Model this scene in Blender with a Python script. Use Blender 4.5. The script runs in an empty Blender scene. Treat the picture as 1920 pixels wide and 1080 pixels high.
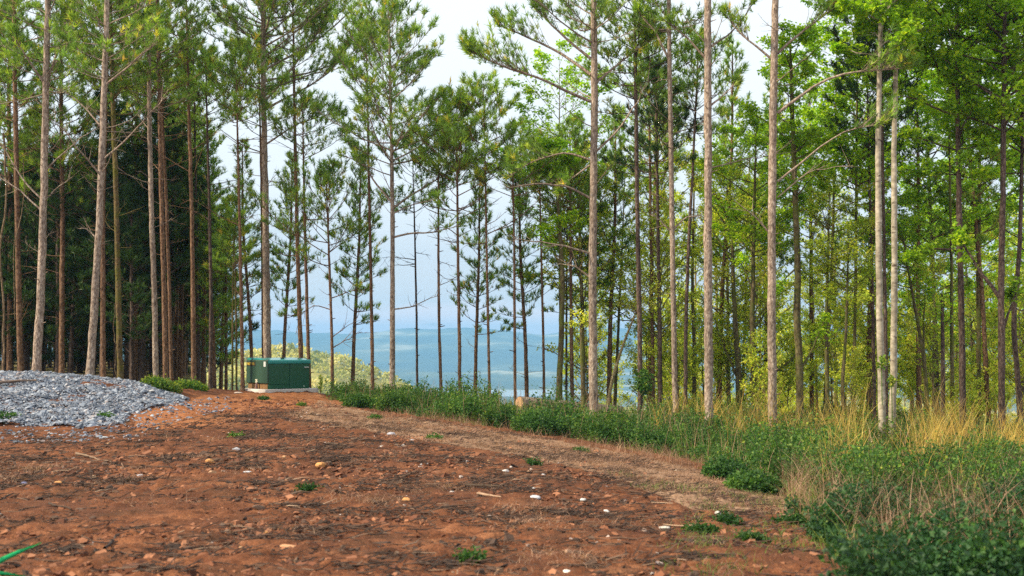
import bpy, bmesh, math, random
import numpy as np
from mathutils import Vector, Matrix

sc = bpy.context.scene
COL = sc.collection
PI = math.pi

# ------------------------------------------------------------------ camera
F = 2133.0                      # focal length in pixels of a 1920 px wide picture
EYE = 1.6
PITCH = math.atan(110.0 / F)
cam_d = bpy.data.cameras.new('camera')
cam = bpy.data.objects.new('camera', cam_d)
COL.objects.link(cam)
cam.location = (0, 0, EYE)
cam.rotation_euler = (PI / 2 + PITCH, 0, 0)
cam_d.sensor_width = 36.0
cam_d.lens = F / 1920 * 36
cam_d.clip_start = 0.1
cam_d.clip_end = 30000
cam_d.dof.use_dof = True
cam_d.dof.focus_distance = 31.0
cam_d.dof.aperture_fstop = 2.4
sc.camera = cam

# ------------------------------------------------------------------ light
SUN_EL, SUN_AZ = 38.0, 256.0    # azimuth clockwise from +Y (the view direction)
sun_d = bpy.data.lights.new('sun', 'SUN')
sun_d.energy = 4.6
sun_d.angle = math.radians(6)
sun_d.color = (1.0, 0.84, 0.60)
sun = bpy.data.objects.new('sun', sun_d)
COL.objects.link(sun)
az, el = math.radians(SUN_AZ), math.radians(SUN_EL)
sdir = Vector((math.sin(az) * math.cos(el), math.cos(az) * math.cos(el), math.sin(el)))
sun.rotation_euler = sdir.to_track_quat('Z', 'Y').to_euler()

world = bpy.data.worlds.new('World')
sc.world = world
world.use_nodes = True
wn, wl = world.node_tree.nodes, world.node_tree.links
wn.clear()
w_out = wn.new('ShaderNodeOutputWorld')
w_bg = wn.new('ShaderNodeBackground')
w_bg.inputs['Strength'].default_value = 0.088
sky = wn.new('ShaderNodeTexSky')
sky.sky_type = 'NISHITA'
sky.sun_disc = False
sky.sun_elevation = el
sky.sun_rotation = az
sky.air_density = 1.3
tc = wn.new('ShaderNodeTexCoord')
sep = wn.new('ShaderNodeSeparateXYZ')
wl.new(tc.outputs['Generated'], sep.inputs[0])
# cloud deck seen from below: project the direction on a plane, so that clouds flatten towards the horizon
zc_ = wn.new('ShaderNodeMath'); zc_.operation = 'MAXIMUM'; zc_.inputs[1].default_value = 0.0
wl.new(sep.outputs[2], zc_.inputs[0])
za_ = wn.new('ShaderNodeMath'); za_.operation = 'ADD'; za_.inputs[1].default_value = 0.12
wl.new(zc_.outputs[0], za_.inputs[0])
vd = wn.new('ShaderNodeVectorMath'); vd.operation = 'DIVIDE'
cz = wn.new('ShaderNodeCombineXYZ')
for i in range(3):
    wl.new(za_.outputs[0], cz.inputs[i])
wl.new(tc.outputs['Generated'], vd.inputs[0]); wl.new(cz.outputs[0], vd.inputs[1])
n1 = wn.new('ShaderNodeTexNoise'); n1.inputs['Scale'].default_value = 1.1
n1.inputs['Detail'].default_value = 7; n1.inputs['Roughness'].default_value = 0.55
wl.new(vd.outputs[0], n1.inputs['Vector'])
cov = wn.new('ShaderNodeValToRGB')
cov.color_ramp.elements[0].position = 0.27; cov.color_ramp.elements[0].color = (0, 0, 0, 1)
cov.color_ramp.elements[1].position = 0.36; cov.color_ramp.elements[1].color = (1, 1, 1, 1)
wl.new(n1.outputs['Fac'], cov.inputs[0])
# cloud brightness: pale rose gap over the ridge, blue-grey base of the deck, white higher up
mr = wn.new('ShaderNodeMapRange'); mr.inputs['From Min'].default_value = 0.0; mr.inputs['From Max'].default_value = 0.45
wl.new(sep.outputs[2], mr.inputs['Value'])
n2 = wn.new('ShaderNodeTexNoise'); n2.inputs['Scale'].default_value = 2.2; n2.inputs['Detail'].default_value = 5
wl.new(vd.outputs[0], n2.inputs['Vector'])
nm = wn.new('ShaderNodeMath'); nm.operation = 'MULTIPLY_ADD'; nm.inputs[1].default_value = 0.06; nm.inputs[2].default_value = -0.03
wl.new(n2.outputs['Fac'], nm.inputs[0])
ad = wn.new('ShaderNodeMath'); ad.operation = 'ADD'
wl.new(mr.outputs[0], ad.inputs[0]); wl.new(nm.outputs[0], ad.inputs[1])
cr = wn.new('ShaderNodeValToRGB')
e = cr.color_ramp.elements
e[0].position = 0.0; e[0].color = (0.90, 0.76, 0.70, 1)
e[1].position = 1.0; e[1].color = (0.80, 0.83, 0.84, 1)
for p, c in ((0.058, (0.90, 0.76, 0.70)), (0.09, (0.62, 0.62, 0.60)), (0.18, (0.56, 0.61, 0.64)), (0.30, (0.68, 0.73, 0.76)), (0.48, (0.72, 0.77, 0.80))):
    q = e.new(p); q.color = (*c, 1)
wl.new(ad.outputs[0], cr.inputs[0])
cs = wn.new('ShaderNodeVectorMath'); cs.operation = 'SCALE'; cs.inputs['Scale'].default_value = 9.6
wl.new(cr.outputs[0], cs.inputs[0])
mx = wn.new('ShaderNodeMix'); mx.data_type = 'RGBA'
wl.new(cov.outputs[0], mx.inputs['Factor']); wl.new(sky.outputs[0], mx.inputs[6]); wl.new(cs.outputs[0], mx.inputs[7])
wl.new(mx.outputs[2], w_bg.inputs['Color']); wl.new(w_bg.outputs[0], w_out.inputs[0])

sc.view_settings.view_transform = 'Standard'
sc.view_settings.look = 'None'
sc.view_settings.exposure = 0.78
sc.view_settings.gamma = 1
sc.view_settings.use_curve_mapping = False
sc.render.engine = 'CYCLES'
sc.cycles.max_bounces = 7
sc.cycles.diffuse_bounces = 3
sc.cycles.transmission_bounces = 4
sc.cycles.volume_bounces = 0
sc.cycles.use_denoising = False

# ------------------------------------------------------------------ picture <-> place
CP, SP = math.cos(PITCH), math.sin(PITCH)

def at(px, py, D):
    u, v = (px - 960) / F, (540 - py) / F
    dx, dy, dz = u, CP - v * SP, SP + v * CP
    t = D / dy
    return np.array([dx * t, D, EYE + dz * t])

def project(x, y, z):
    zz = z - EYE
    d = y * CP + zz * SP
    v = (-y * SP + zz * CP) / d
    return 960 + F * x / d, 540 - F * v

# ------------------------------------------------------------------ terrain
CTRL = [  # (px, py, distance) of the bare ground, then heights outside the picture
    (100, 1080, 8), (700, 1080, 8), (1200, 1080, 8.2), (1500, 1080, 8.4), (1850, 1080, 8.6),
    (60, 930, 12.5), (600, 930, 12.6), (1100, 940, 12.6), (1500, 985, 12.3), (1850, 985, 12.8),
    (60, 850, 17.4), (500, 850, 17.2), (900, 862, 17), (1200, 888, 17.0), (1420, 918, 17), (1850, 925, 18),
    (40, 803, 22.7), (200, 806, 22.7), (420, 790, 23.5), (700, 805, 22.5), (960, 825, 22.8), (1200, 856, 22.5), (1400, 872, 23), (1850, 868, 25),
    (0, 745, 25.5), (160, 752, 25.5), (300, 762, 26.0), (-150, 740, 26),
    (0, 706, 28.5), (150, 711, 28.5), (240, 722, 28.5), (320, 742, 29), (400, 757, 29), (-150, 704, 28.5),
    (0, 712, 33), (170, 716, 33), (300, 722, 33.5), (380, 731, 33.5), (445, 735, 35), (505, 739, 34.4), (560, 737, 34.6), (590, 737, 35.2),
    (650, 757, 31), (700, 772, 28.5), (850, 793, 26.5), (960, 812, 25), (640, 757, 34), (740, 756, 33), (900, 770, 32), (1100, 784, 31), (1300, 806, 30), (1500, 818, 30), (1700, 832, 29), (1900, 842, 29),
    (1100, 795, 34), (1400, 798, 36), (1800, 812, 36), (550, 745, 38), (300, 722, 40), (0, 715, 40), (1100, 792, 42), (1600, 800, 42), (1950, 805, 42), (800, 765, 38)]
_cp = [tuple(at(*c)) for c in CTRL]
_cp += [(-12, 2, 0.1), (-4, 0, 0.0), (3, 0, 0.0), (12, 2, -0.2), (0, -8, 0.1), (-14, -8, 0.2), (14, -8, -0.3), (-16, 12, .25), (14, 12, -.5), (-20, 24, .8), (22, 26, -1.2), (-26, 40, .4), (28, 40, -1.5)]
_cp = np.array(_cp)

def _U(r2):
    return np.where(r2 > 1e-9, 0.5 * r2 * np.log(np.maximum(r2, 1e-9)), 0.0)

def _fit(P, z, lam):
    n = len(P)
    d2 = ((P[:, None, :] - P[None, :, :]) ** 2).sum(-1)
    A = np.zeros((n + 3, n + 3))
    A[:n, :n] = _U(d2) + lam * np.eye(n)
    A[:n, n] = 1; A[:n, n + 1:] = P; A[n, :n] = 1; A[n + 1:, :n] = P.T
    b = np.zeros(n + 3); b[:n] = z
    return np.linalg.solve(A, b)

_w = _fit(_cp[:, :2], _cp[:, 2], 0.6)

def sstep(a, b, x):
    t = np.clip((x - a) / (b - a), 0, 1)
    return t * t * (3 - 2 * t)

def vnoise(x, y, seed=0):
    """smooth value noise, vectorised"""
    xi, yi = np.floor(x).astype(np.int64), np.floor(y).astype(np.int64)
    xf, yf = x - xi, y - yi
    def h(a, b):
        n = (a * 374761393 + b * 668265263 + seed * 1442695041) & 0xFFFFFFFF
        n = ((n ^ (n >> 13)) * 1274126177) & 0xFFFFFFFF
        return ((n ^ (n >> 16)) & 0xFFFF) / 65535.0
    u, v = xf * xf * (3 - 2 * xf), yf * yf * (3 - 2 * yf)
    return (h(xi, yi) * (1 - u) + h(xi + 1, yi) * u) * (1 - v) + (h(xi, yi + 1) * (1 - u) + h(xi + 1, yi + 1) * u) * v

def fbm(x, y, seed=0, oct=4):
    s, a, t = 0, 1.0, 0
    for i in range(oct):
        s = s + a * vnoise(x * 2 ** i, y * 2 ** i, seed + i); t += a; a *= 0.5
    return s / t

def inpoly(px, py, poly):
    c = np.zeros(px.shape, bool)
    n = len(poly)
    for i in range(n):
        x1, y1 = poly[i]; x2, y2 = poly[(i + 1) % n]
        cond = (y1 > py) != (y2 > py)
        with np.errstate(divide='ignore', invalid='ignore'):
            xx = (x2 - x1) * (py - y1) / (y2 - y1 + 1e-12) + x1
        c ^= cond & (px < xx)
    return c

def height(x, y):
    x = np.atleast_1d(np.asarray(x, float)); y = np.atleast_1d(np.asarray(y, float))
    shp = x.shape
    xf, yf = x.ravel(), y.ravel()
    xc = np.clip(xf, -26, 28); yc = np.clip(yf, -8, 41)
    z = np.empty_like(xf)
    n = len(_cp)
    for s in range(0, len(xf), 40000):
        sl = slice(s, s + 40000)
        d2 = (xc[sl, None] - _cp[None, :, 0]) ** 2 + (yc[sl, None] - _cp[None, :, 1]) ** 2
        z[sl] = _U(d2) @ _w[:n] + _w[n] + _w[n + 1] * xc[sl] + _w[n + 2] * yc[sl]
    a = xf / np.maximum(yf, 10)
    left = 1 - sstep(-0.275, -0.235, a)
    right = sstep(0.03, 0.12, a)
    mid = 1 - np.maximum(left, right)
    drop = mid * 0.33 * np.maximum(0, yf - 36.5) + left * 0.25 * np.maximum(0, yf - 95) + right * (0.055 * np.maximum(0, yf - 38) + 0.25 * np.maximum(0, yf - 70))
    drop += 0.1 * np.maximum(0, yf - 180)
    z = z - drop
    floor = -132 + 3 * fbm(xf / 300, yf / 300, 5)
    k = 14.0
    m = np.maximum(z, floor)
    z = m + k * np.log(np.exp((z - m) / k) + np.exp((floor - m) / k))
    # sunlit knoll, valley spurs, ridges
    z = z + 126 * np.exp(-((xf + 140) / 110) ** 2 / 2 * 1.0 - ((yf - 720) / 170) ** 2 / 2)
    z = z + 70 * np.exp(-((xf - 330) / 260) ** 2 / 2 - ((yf - 1250) / 200) ** 2 / 2) * (0.7 + 0.5 * fbm(xf / 120, yf / 120, 9))
    z = z + 46 * np.exp(-((xf + 350) / 900) ** 2 - ((yf - 4350) / 330) ** 2) * (0.4 + 1.1 * fbm(xf / 240, yf / 240, 12))
    rid = sstep(4300, 6600, yf)
    prof = 222 + 44 * fbm(xf / 1100, yf * 0, 21, 5) - 34 * np.exp(-((xf - 180) / 140) ** 2)
    z = z + rid * prof * (0.80 + 0.24 * fbm(xf / 300, yf / 1100, 31)) * (1 + 0.0 * yf)
    return z.reshape(shp)

def gz(x, y):
    return float(height(x, y)[0])

# ------------------------------------------------------------------ mesh helpers
class MB:
    def __init__(s):
        s.v = []; s.f3 = []; s.f4 = []; s.t = []; s.n = 0
        s.m3 = []; s.m4 = []
    def add(s, v, f, tint=0.5, mat=0):
        v = np.asarray(v, np.float32).reshape(-1, 3); f = np.asarray(f, np.int64)
        if len(v) == 0 or len(f) == 0: return
        s.v.append(v)
        t = np.broadcast_to(np.asarray(tint, np.float32), (len(v),))
        s.t.append(t)
        if f.shape[1] == 3: s.f3.append(f + s.n); s.m3.append(np.full(len(f), mat, np.int32))
        else: s.f4.append(f + s.n); s.m4.append(np.full(len(f), mat, np.int32))
        s.n += len(v)
    def mesh(s, name, mats, smooth=False):
        me = bpy.data.meshes.new(name)
        if not s.v:
            return me
        v = np.concatenate(s.v); t = np.concatenate(s.t)
        f3 = np.concatenate(s.f3) if s.f3 else np.zeros((0, 3), np.int64)
        f4 = np.concatenate(s.f4) if s.f4 else np.zeros((0, 4), np.int64)
        me.vertices.add(len(v)); me.vertices.foreach_set('co', v.ravel())
        nl = f3.size + f4.size
        me.loops.add(nl)
        me.loops.foreach_set('vertex_index', np.concatenate([f3.ravel(), f4.ravel()]).astype(np.int32))
        npoly = len(f3) + len(f4)
        me.polygons.add(npoly)
        st = np.concatenate([np.arange(len(f3)) * 3, f3.size + np.arange(len(f4)) * 4]).astype(np.int32)
        me.polygons.foreach_set('loop_start', st)
        mi = np.concatenate(s.m3 + s.m4)
        me.polygons.foreach_set('material_index', mi)
        me.polygons.foreach_set('use_smooth', (mi == 1) | smooth)
        at_ = me.attributes.new('tint', 'FLOAT', 'POINT')
        at_.data.foreach_set('value', t.astype(np.float32))
        for m in (mats if isinstance(mats, (list, tuple)) else [mats]):
            me.materials.append(m)
        me.update(calc_edges=True)
        return me
    def obj(s, name, mats, parent=None, smooth=False, loc=None):
        o = bpy.data.objects.new(name, s.mesh(name, mats, smooth))
        COL.objects.link(o)
        if parent: o.parent = parent
        if loc is not None: o.location = loc
        return o

def tag(o, label=None, cat=None, group=None, kind=None):
    if label: o['label'] = label
    if cat: o['category'] = cat
    if group: o['group'] = group
    if kind: o['kind'] = kind
    return o

def empty(name, loc, label, cat, group=None, rz=0):
    o = bpy.data.objects.new(name, None); COL.objects.link(o)
    o.location = loc; o.rotation_euler = (0, 0, rz)
    o.empty_display_size = 0.1
    return tag(o, label, cat, group)

def copy_tree(o, parent=None):
    c = o.copy(); COL.objects.link(c); c.parent = parent
    for ch in list(o.children): copy_tree(ch, c)
    return c

def nrm(v):
    return v / np.maximum(np.linalg.norm(v, axis=-1, keepdims=True), 1e-9)

def tubes(mb, P, R, n=5, tint=0.5, cap=True, mat=0):
    """P (N,K,3) centre lines, R (N,K) radii; all tubes of one call get K rings of n sides"""
    P = np.asarray(P, float); R = np.asarray(R, float)
    if P.ndim == 2: P, R = P[None], R[None]
    N, K, _ = P.shape
    T = np.empty_like(P)
    T[:, 1:-1] = P[:, 2:] - P[:, :-2]; T[:, 0] = P[:, 1] - P[:, 0]; T[:, -1] = P[:, -1] - P[:, -2]
    T = nrm(T)
    ref = np.where((np.abs(T[:, :1, 2:3]) > 0.75), np.array([1.0, 0, 0]), np.array([0, 0, 1.0]))
    ref = np.broadcast_to(ref, T.shape)
    A = nrm(np.cross(T, ref)); B = np.cross(T, A)
    a = np.arange(n) * 2 * PI / n
    ring = P[:, :, None] + R[:, :, None, None] * (np.cos(a)[None, None, :, None] * A[:, :, None] + np.sin(a)[None, None, :, None] * B[:, :, None])
    V = ring.reshape(-1, 3)
    i, k, j = np.meshgrid(np.arange(N), np.arange(K - 1), np.arange(n), indexing='ij')
    b = i * K * n + k * n
    j2 = (j + 1) % n
    Q = np.stack([b + j, b + j2, b + n + j2, b + n + j], -1).reshape(-1, 4)
    tt = tint if np.ndim(tint) == 0 else np.repeat(np.asarray(tint), K * n)
    mb.add(V, Q[:, ::-1], tt, mat)
    if cap and n >= 3:
        s = mb.n - len(V)
        ends = s + np.arange(N)[:, None] * K * n + (K - 1) * n
        if n > 3:
            tri = np.concatenate([np.stack([ends[:, 0], ends[:, 0] + q, ends[:, 0] + q + 1], -1) for q in range(1, n - 1)])
        else:
            tri = np.stack([ends[:, 0], ends[:, 0] + 1, ends[:, 0] + 2], -1)
        mb.f3.append(tri); mb.m3.append(np.full(len(tri), mat, np.int32))

def frames(D, rng):
    """rotation matrices (N,3,3) whose third column is the direction, with random spin"""
    D = nrm(D)
    r = rng.normal(size=D.shape)
    A = nrm(np.cross(D, r)); B = np.cross(D, A)
    return np.stack([A, B, D], -1)

# needle tuft: thin triangles spraying round an axis
def needle_template(rng, n, L=1.0, w=0.07):
    ph = rng.uniform(0, 2 * PI, n); s0 = rng.uniform(-0.55, 0.15, n)
    op = rng.uniform(0.25, 1.15, n)
    d = np.stack([np.cos(ph) * np.sin(op), np.sin(ph) * np.sin(op), np.cos(op)], -1)
    base = np.stack([np.zeros(n), np.zeros(n), s0], -1)
    side = nrm(np.cross(d, rng.normal(size=(n, 3)))) * w * 0.5
    ln = rng.uniform(0.75, 1.1, n)[:, None] * L
    return np.stack([base - side, base + side, base + d * ln], 1)   # (n,3,3)

def tufts(mb, P, D, S, rng, n=20, tint=None, w=0.075):
    P = np.asarray(P); D = np.asarray(D); N = len(P)
    if N == 0: return
    temps = np.stack([needle_template(rng, n, w=w) for _ in range(8)])
    which = rng.integers(0, 8, N)
    M = frames(D, rng)
    V = np.einsum('nij,nkvj->nkvi', M, temps[which]) * np.asarray(S)[:, None, None, None] + P[:, None, None]
    if tint is None: tint = rng.uniform(0, 1, N)
    mb.add(V.reshape(-1, 3), np.arange(N * n * 3).reshape(-1, 3), np.repeat(tint, n * 3))

def leaves(mb, P, S, rng, flat=0.6, tint=None, up=None, long=1.0, dirs=None):
    """folded four-sided leaves"""
    P = np.asarray(P); N = len(P)
    if N == 0: return
    nrmv = rng.normal(size=(N, 3)) * (1 - flat) + np.array([0, 0, 1.0]) * flat
    nrmv = nrm(nrmv)
    d = rng.normal(size=(N, 3)) if dirs is None else dirs + rng.normal(size=(N, 3)) * 0.3
    a = nrm(np.cross(nrmv, d)); b = np.cross(a, nrmv)
    S = np.broadcast_to(np.asarray(S, float), (N,))[:, None]
    fold = nrmv * S * 0.16
    p0 = P; p2 = P + b * S * long - fold * 0.6
    mid = P + b * S * 0.5 * long
    p1 = mid + a * S * 0.42 + fold; p3 = mid - a * S * 0.42 + fold
    V = np.stack([p0, p1, p2, p3], 1).reshape(-1, 3)
    i = np.arange(N)[:, None] * 4
    Fc = np.concatenate([i + np.array([0, 1, 2]), i + np.array([0, 2, 3])])
    if tint is None: tint = rng.uniform(0, 1, N)
    mb.add(V, Fc, np.repeat(tint, 4))

# ------------------------------------------------------------------ materials
def mat(name):
    m = bpy.data.materials.new(name); m.use_nodes = True
    nt = m.node_tree; nt.nodes.clear()
    return m, nt, nt.nodes, nt.links

def ramp(nd, stops):
    r = nd.new('ShaderNodeValToRGB'); e = r.color_ramp.elements
    while len(e) < len(stops): e.new(0.5)
    for k, (p, c) in enumerate(stops):
        e[k].position = p; e[k].color = (*c, 1) if len(c) == 3 else c
    return r

def foliage(name, stops, trans=0.4, rough=0.55):
    m, nt, nd, ln = mat(name)
    out = nd.new('ShaderNodeOutputMaterial')
    a = nd.new('ShaderNodeAttribute'); a.attribute_name = 'tint'
    r = ramp(nd, stops); ln.new(a.outputs['Fac'], r.inputs[0])
    geo = nd.new('ShaderNodeNewGeometry')
    nz = nd.new('ShaderNodeTexNoise'); nz.inputs['Scale'].default_value = 0.9; nz.inputs['Detail'].default_value = 2
    ln.new(geo.outputs['Position'], nz.inputs['Vector'])
    hs = nd.new('ShaderNodeHueSaturation')
    mp = nd.new('ShaderNodeMapRange'); mp.inputs['From Min'].default_value = .3; mp.inputs['From Max'].default_value = .7
    mp.inputs['To Min'].default_value = 0.75; mp.inputs['To Max'].default_value = 1.3
    ln.new(nz.outputs['Fac'], mp.inputs['Value']); ln.new(mp.outputs[0], hs.inputs['Value'])
    ln.new(r.outputs[0], hs.inputs['Color'])
    p = nd.new('ShaderNodeBsdfPrincipled'); p.inputs['Roughness'].default_value = rough
    p.inputs['Specular IOR Level'].default_value = 0.3
    t = nd.new('ShaderNodeBsdfTranslucent')
    mx = nd.new('ShaderNodeMixShader'); mx.inputs[0].default_value = trans
    g2 = nd.new('ShaderNodeVectorMath'); g2.operation = 'MULTIPLY'; g2.inputs[1].default_value = (1.6, 1.6, 0.8)
    ln.new(hs.outputs[0], p.inputs['Base Color']); ln.new(hs.outputs[0], g2.inputs[0]); ln.new(g2.outputs[0], t.inputs['Color'])
    ln.new(p.outputs[0], mx.inputs[1]); ln.new(t.outputs[0], mx.inputs[2]); ln.new(mx.outputs[0], out.inputs[0])
    return m

def bark(name, dark, midc, light, zscale=0.42, scale=15, moss=None, bands=False, bump=0.6):
    m, nt, nd, ln = mat(name)
    out = nd.new('ShaderNodeOutputMaterial')
    p = nd.new('ShaderNodeBsdfPrincipled'); p.inputs['Roughness'].default_value = 0.9
    p.inputs['Specular IOR Level'].default_value = 0.15
    geo = nd.new('ShaderNodeNewGeometry')
    mp = nd.new('ShaderNodeMapping'); mp.inputs['Scale'].default_value = (scale, scale, scale * zscale)
    ln.new(geo.outputs['Position'], mp.inputs['Vector'])
    vo = nd.new('ShaderNodeTexVoronoi'); vo.inputs['Scale'].default_value = 1.0; vo.feature = 'DISTANCE_TO_EDGE'
    no = nd.new('ShaderNodeTexNoise'); no.inputs['Scale'].default_value = 1.3; no.inputs['Detail'].default_value = 6; no.inputs['Roughness'].default_value = .65
    wv = nd.new('ShaderNodeVectorMath'); wv.operation = 'MULTIPLY_ADD'; wv.inputs[1].default_value = (.8, .8, .8)
    ln.new(mp.outputs[0], no.inputs['Vector'])
    ln.new(no.outputs['Color'], wv.inputs[0]); ln.new(mp.outputs[0], wv.inputs[2]); ln.new(wv.outputs[0], vo.inputs['Vector'])
    r = ramp(nd, [(0.04, dark), (0.20, tuple((a + b) / 2 for a, b in zip(dark, midc))), (0.34, midc), (0.60, light), (.8, tuple(v * 1.3 for v in light))])
    m1 = nd.new('ShaderNodeMath'); m1.operation = 'MULTIPLY_ADD'; m1.inputs[1].default_value = 1.5; m1.inputs[2].default_value = -0.45
    ln.new(no.outputs['Fac'], m1.inputs[0])
    m2 = nd.new('ShaderNodeMath'); m2.operation = 'MULTIPLY_ADD'; m2.inputs[1].default_value = 0.75
    ln.new(vo.outputs['Distance'], m2.inputs[0]); ln.new(m1.outputs[0], m2.inputs[2])
    ln.new(m2.outputs[0], r.inputs[0])
    colr = r.outputs[0]
    # broad weathering up the trunk
    n3 = nd.new('ShaderNodeTexNoise'); n3.inputs['Scale'].default_value = 0.8; n3.inputs['Detail'].default_value = 4
    ln.new(geo.outputs['Position'], n3.inputs['Vector'])
    hs = nd.new('ShaderNodeHueSaturation')
    mr_ = nd.new('ShaderNodeMapRange'); mr_.inputs['From Min'].default_value = .3; mr_.inputs['From Max'].default_value = .7
    mr_.inputs['To Min'].default_value = 0.72; mr_.inputs['To Max'].default_value = 1.25
    ln.new(n3.outputs['Fac'], mr_.inputs['Value']); ln.new(mr_.outputs[0], hs.inputs['Value']); ln.new(colr, hs.inputs['Color'])
    colr = hs.outputs[0]
    if bands:
        mpb = nd.new('ShaderNodeMapping'); mpb.inputs['Scale'].default_value = (3, 3, 9)
        ln.new(geo.outputs['Position'], mpb.inputs['Vector'])
        nb = nd.new('ShaderNodeTexNoise'); nb.inputs['Scale'].default_value = 1.0; nb.inputs['Detail'].default_value = 5; nb.inputs['Roughness'].default_value = .7
        ln.new(mpb.outputs[0], nb.inputs['Vector'])
        rb = ramp(nd, [(0.58, (0, 0, 0)), (0.66, (1, 1, 1))]); ln.new(nb.outputs['Fac'], rb.inputs[0])
        mb_ = nd.new('ShaderNodeMix'); mb_.data_type = 'RGBA'; mb_.inputs[7].default_value = (0.09, 0.065, 0.05, 1)
        ln.new(rb.outputs[0], mb_.inputs['Factor']); ln.new(colr, mb_.inputs[6]); colr = mb_.outputs[2]
    if moss:
        nm_ = nd.new('ShaderNodeTexNoise'); nm_.inputs['Scale'].default_value = 2.3; nm_.inputs['Detail'].default_value = 6
        ln.new(geo.outputs['Position'], nm_.inputs['Vector'])
        rm = ramp(nd, [(0.44, (0, 0, 0)), (0.62, (1, 1, 1))]); ln.new(nm_.outputs['Fac'], rm.inputs[0])
        mm = nd.new('ShaderNodeMix'); mm.data_type = 'RGBA'; mm.inputs[7].default_value = (*moss, 1)
        ln.new(rm.outputs[0], mm.inputs['Factor']); ln.new(colr, mm.inputs[6]); colr = mm.outputs[2]
    ln.new(colr, p.inputs['Base Color'])
    bu = nd.new('ShaderNodeBump'); bu.inputs['Strength'].default_value = bump; bu.inputs['Distance'].default_value = 0.05
    ln.new(m2.outputs[0], bu.inputs['Height']); ln.new(bu.outputs[0], p.inputs['Normal'])
    ln.new(p.outputs[0], out.inputs[0])
    return m

def tinted(name, stops, rough=0.9, noise=0.0, nscale=8, spec=0.3, bump=0.0):
    m, nt, nd, ln = mat(name)
    out = nd.new('ShaderNodeOutputMaterial')
    p = nd.new('ShaderNodeBsdfPrincipled'); p.inputs['Roughness'].default_value = rough
    p.inputs['Specular IOR Level'].default_value = spec
    a = nd.new('ShaderNodeAttribute'); a.attribute_name = 'tint'
    geo = nd.new('ShaderNodeNewGeometry')
    nz = nd.new('ShaderNodeTexNoise'); nz.inputs['Scale'].default_value = nscale; nz.inputs['Detail'].default_value = 5
    ln.new(geo.outputs['Position'], nz.inputs['Vector'])
    ma = nd.new('ShaderNodeMath'); ma.operation = 'MULTIPLY_ADD'; ma.inputs[1].default_value = noise * 2
    ms = nd.new('ShaderNodeMath'); ms.operation = 'SUBTRACT'; ms.inputs[1].default_value = noise
    ln.new(a.outputs['Fac'], ms.inputs[0])
    ln.new(nz.outputs['Fac'], ma.inputs[0]); ln.new(ms.outputs[0], ma.inputs[2])
    r = ramp(nd, stops); ln.new(ma.outputs[0], r.inputs[0]); ln.new(r.outputs[0], p.inputs['Base Color'])
    if bump:
        bu = nd.new('ShaderNodeBump'); bu.inputs['Strength'].default_value = bump; bu.inputs['Distance'].default_value = 0.01
        ln.new(nz.outputs['Fac'], bu.inputs['Height']); ln.new(bu.outputs[0], p.inputs['Normal'])
    ln.new(p.outputs[0], out.inputs[0])
    return m

def plain(name, c, rough=0.6, metal=0.0, spec=0.5, var=0.12, nscale=6):
    d = tuple(max(0, v * (1 - var)) for v in c); l = tuple(min(1, v * (1 + var)) for v in c)
    m = tinted(name, [(0.25, d), (0.75, l)], rough, 0.35, nscale, spec)
    for n in m.node_tree.nodes:
        if n.type == 'BSDF_PRINCIPLED': n.inputs['Metallic'].default_value = metal
    return m

M = {}
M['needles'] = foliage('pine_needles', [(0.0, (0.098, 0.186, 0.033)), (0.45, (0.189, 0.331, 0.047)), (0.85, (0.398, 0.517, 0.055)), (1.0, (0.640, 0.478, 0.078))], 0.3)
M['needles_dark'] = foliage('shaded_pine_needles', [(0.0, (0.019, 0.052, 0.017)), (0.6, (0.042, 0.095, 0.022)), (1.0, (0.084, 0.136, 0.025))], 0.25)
M['leaf'] = foliage('green_leaves', [(0.0, (0.124, 0.239, 0.019)), (0.5, (0.263, 0.458, 0.023)), (1.0, (0.564, 0.696, 0.033))], 0.45)
M['leaf_spring'] = foliage('spring_leaves', [(0.0, (0.221, 0.343, 0.034)), (0.5, (0.479, 0.567, 0.061)), (1.0, (0.800, 0.721, 0.120))], 0.45)
M['leaf_bush'] = foliage('bush_leaves', [(0.0, (0.022, 0.067, 0.018)), (0.4, (0.050, 0.129, 0.025)), (0.7, (0.125, 0.224, 0.029)), (1.0, (0.325, 0.358, 0.045))], 0.35)
M['leaf_scrub'] = foliage('dark_scrub_leaves', [(0.0, (0.012, 0.040, 0.016)), (0.45, (0.028, 0.085, 0.024)), (0.8, (0.07, 0.15, 0.03)), (1.0, (0.20, 0.24, 0.05))], 0.3)
M['grass_gold'] = foliage('golden_grass', [(0.0, (0.28, 0.17, 0.05)), (0.4, (0.50, 0.32, 0.07)), (.7, (0.62, 0.46, 0.14)), (1.0, (0.40, 0.36, 0.09))], 0.35)
M['grass_green'] = foliage('green_grass', [(0.0, (0.06, 0.14, 0.03)), (0.6, (0.16, 0.24, 0.05)), (1.0, (0.30, 0.30, 0.09))], 0.35)
M['straw'] = foliage('dry_straw', [(0.0, (0.154, 0.079, 0.052)), (0.5, (0.286, 0.168, 0.114)), (1.0, (0.440, 0.284, 0.190))], 0.2)
M['pine_grey'] = bark('grey_pine_bark', (0.081, 0.056, 0.039), (0.254, 0.193, 0.153), (0.406, 0.334, 0.272))
M['pine_brown'] = bark('brown_pine_bark', (0.045, 0.024, 0.014), (0.158, 0.090, 0.055), (0.250, 0.156, 0.099))
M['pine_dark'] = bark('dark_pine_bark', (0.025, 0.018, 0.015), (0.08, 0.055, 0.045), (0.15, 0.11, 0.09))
M['pine_moss'] = bark('mossy_pine_bark', (0.033, 0.023, 0.013), (0.132, 0.092, 0.046), (0.185, 0.132, 0.066), moss=(0.112, 0.106, 0.026))
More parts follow.
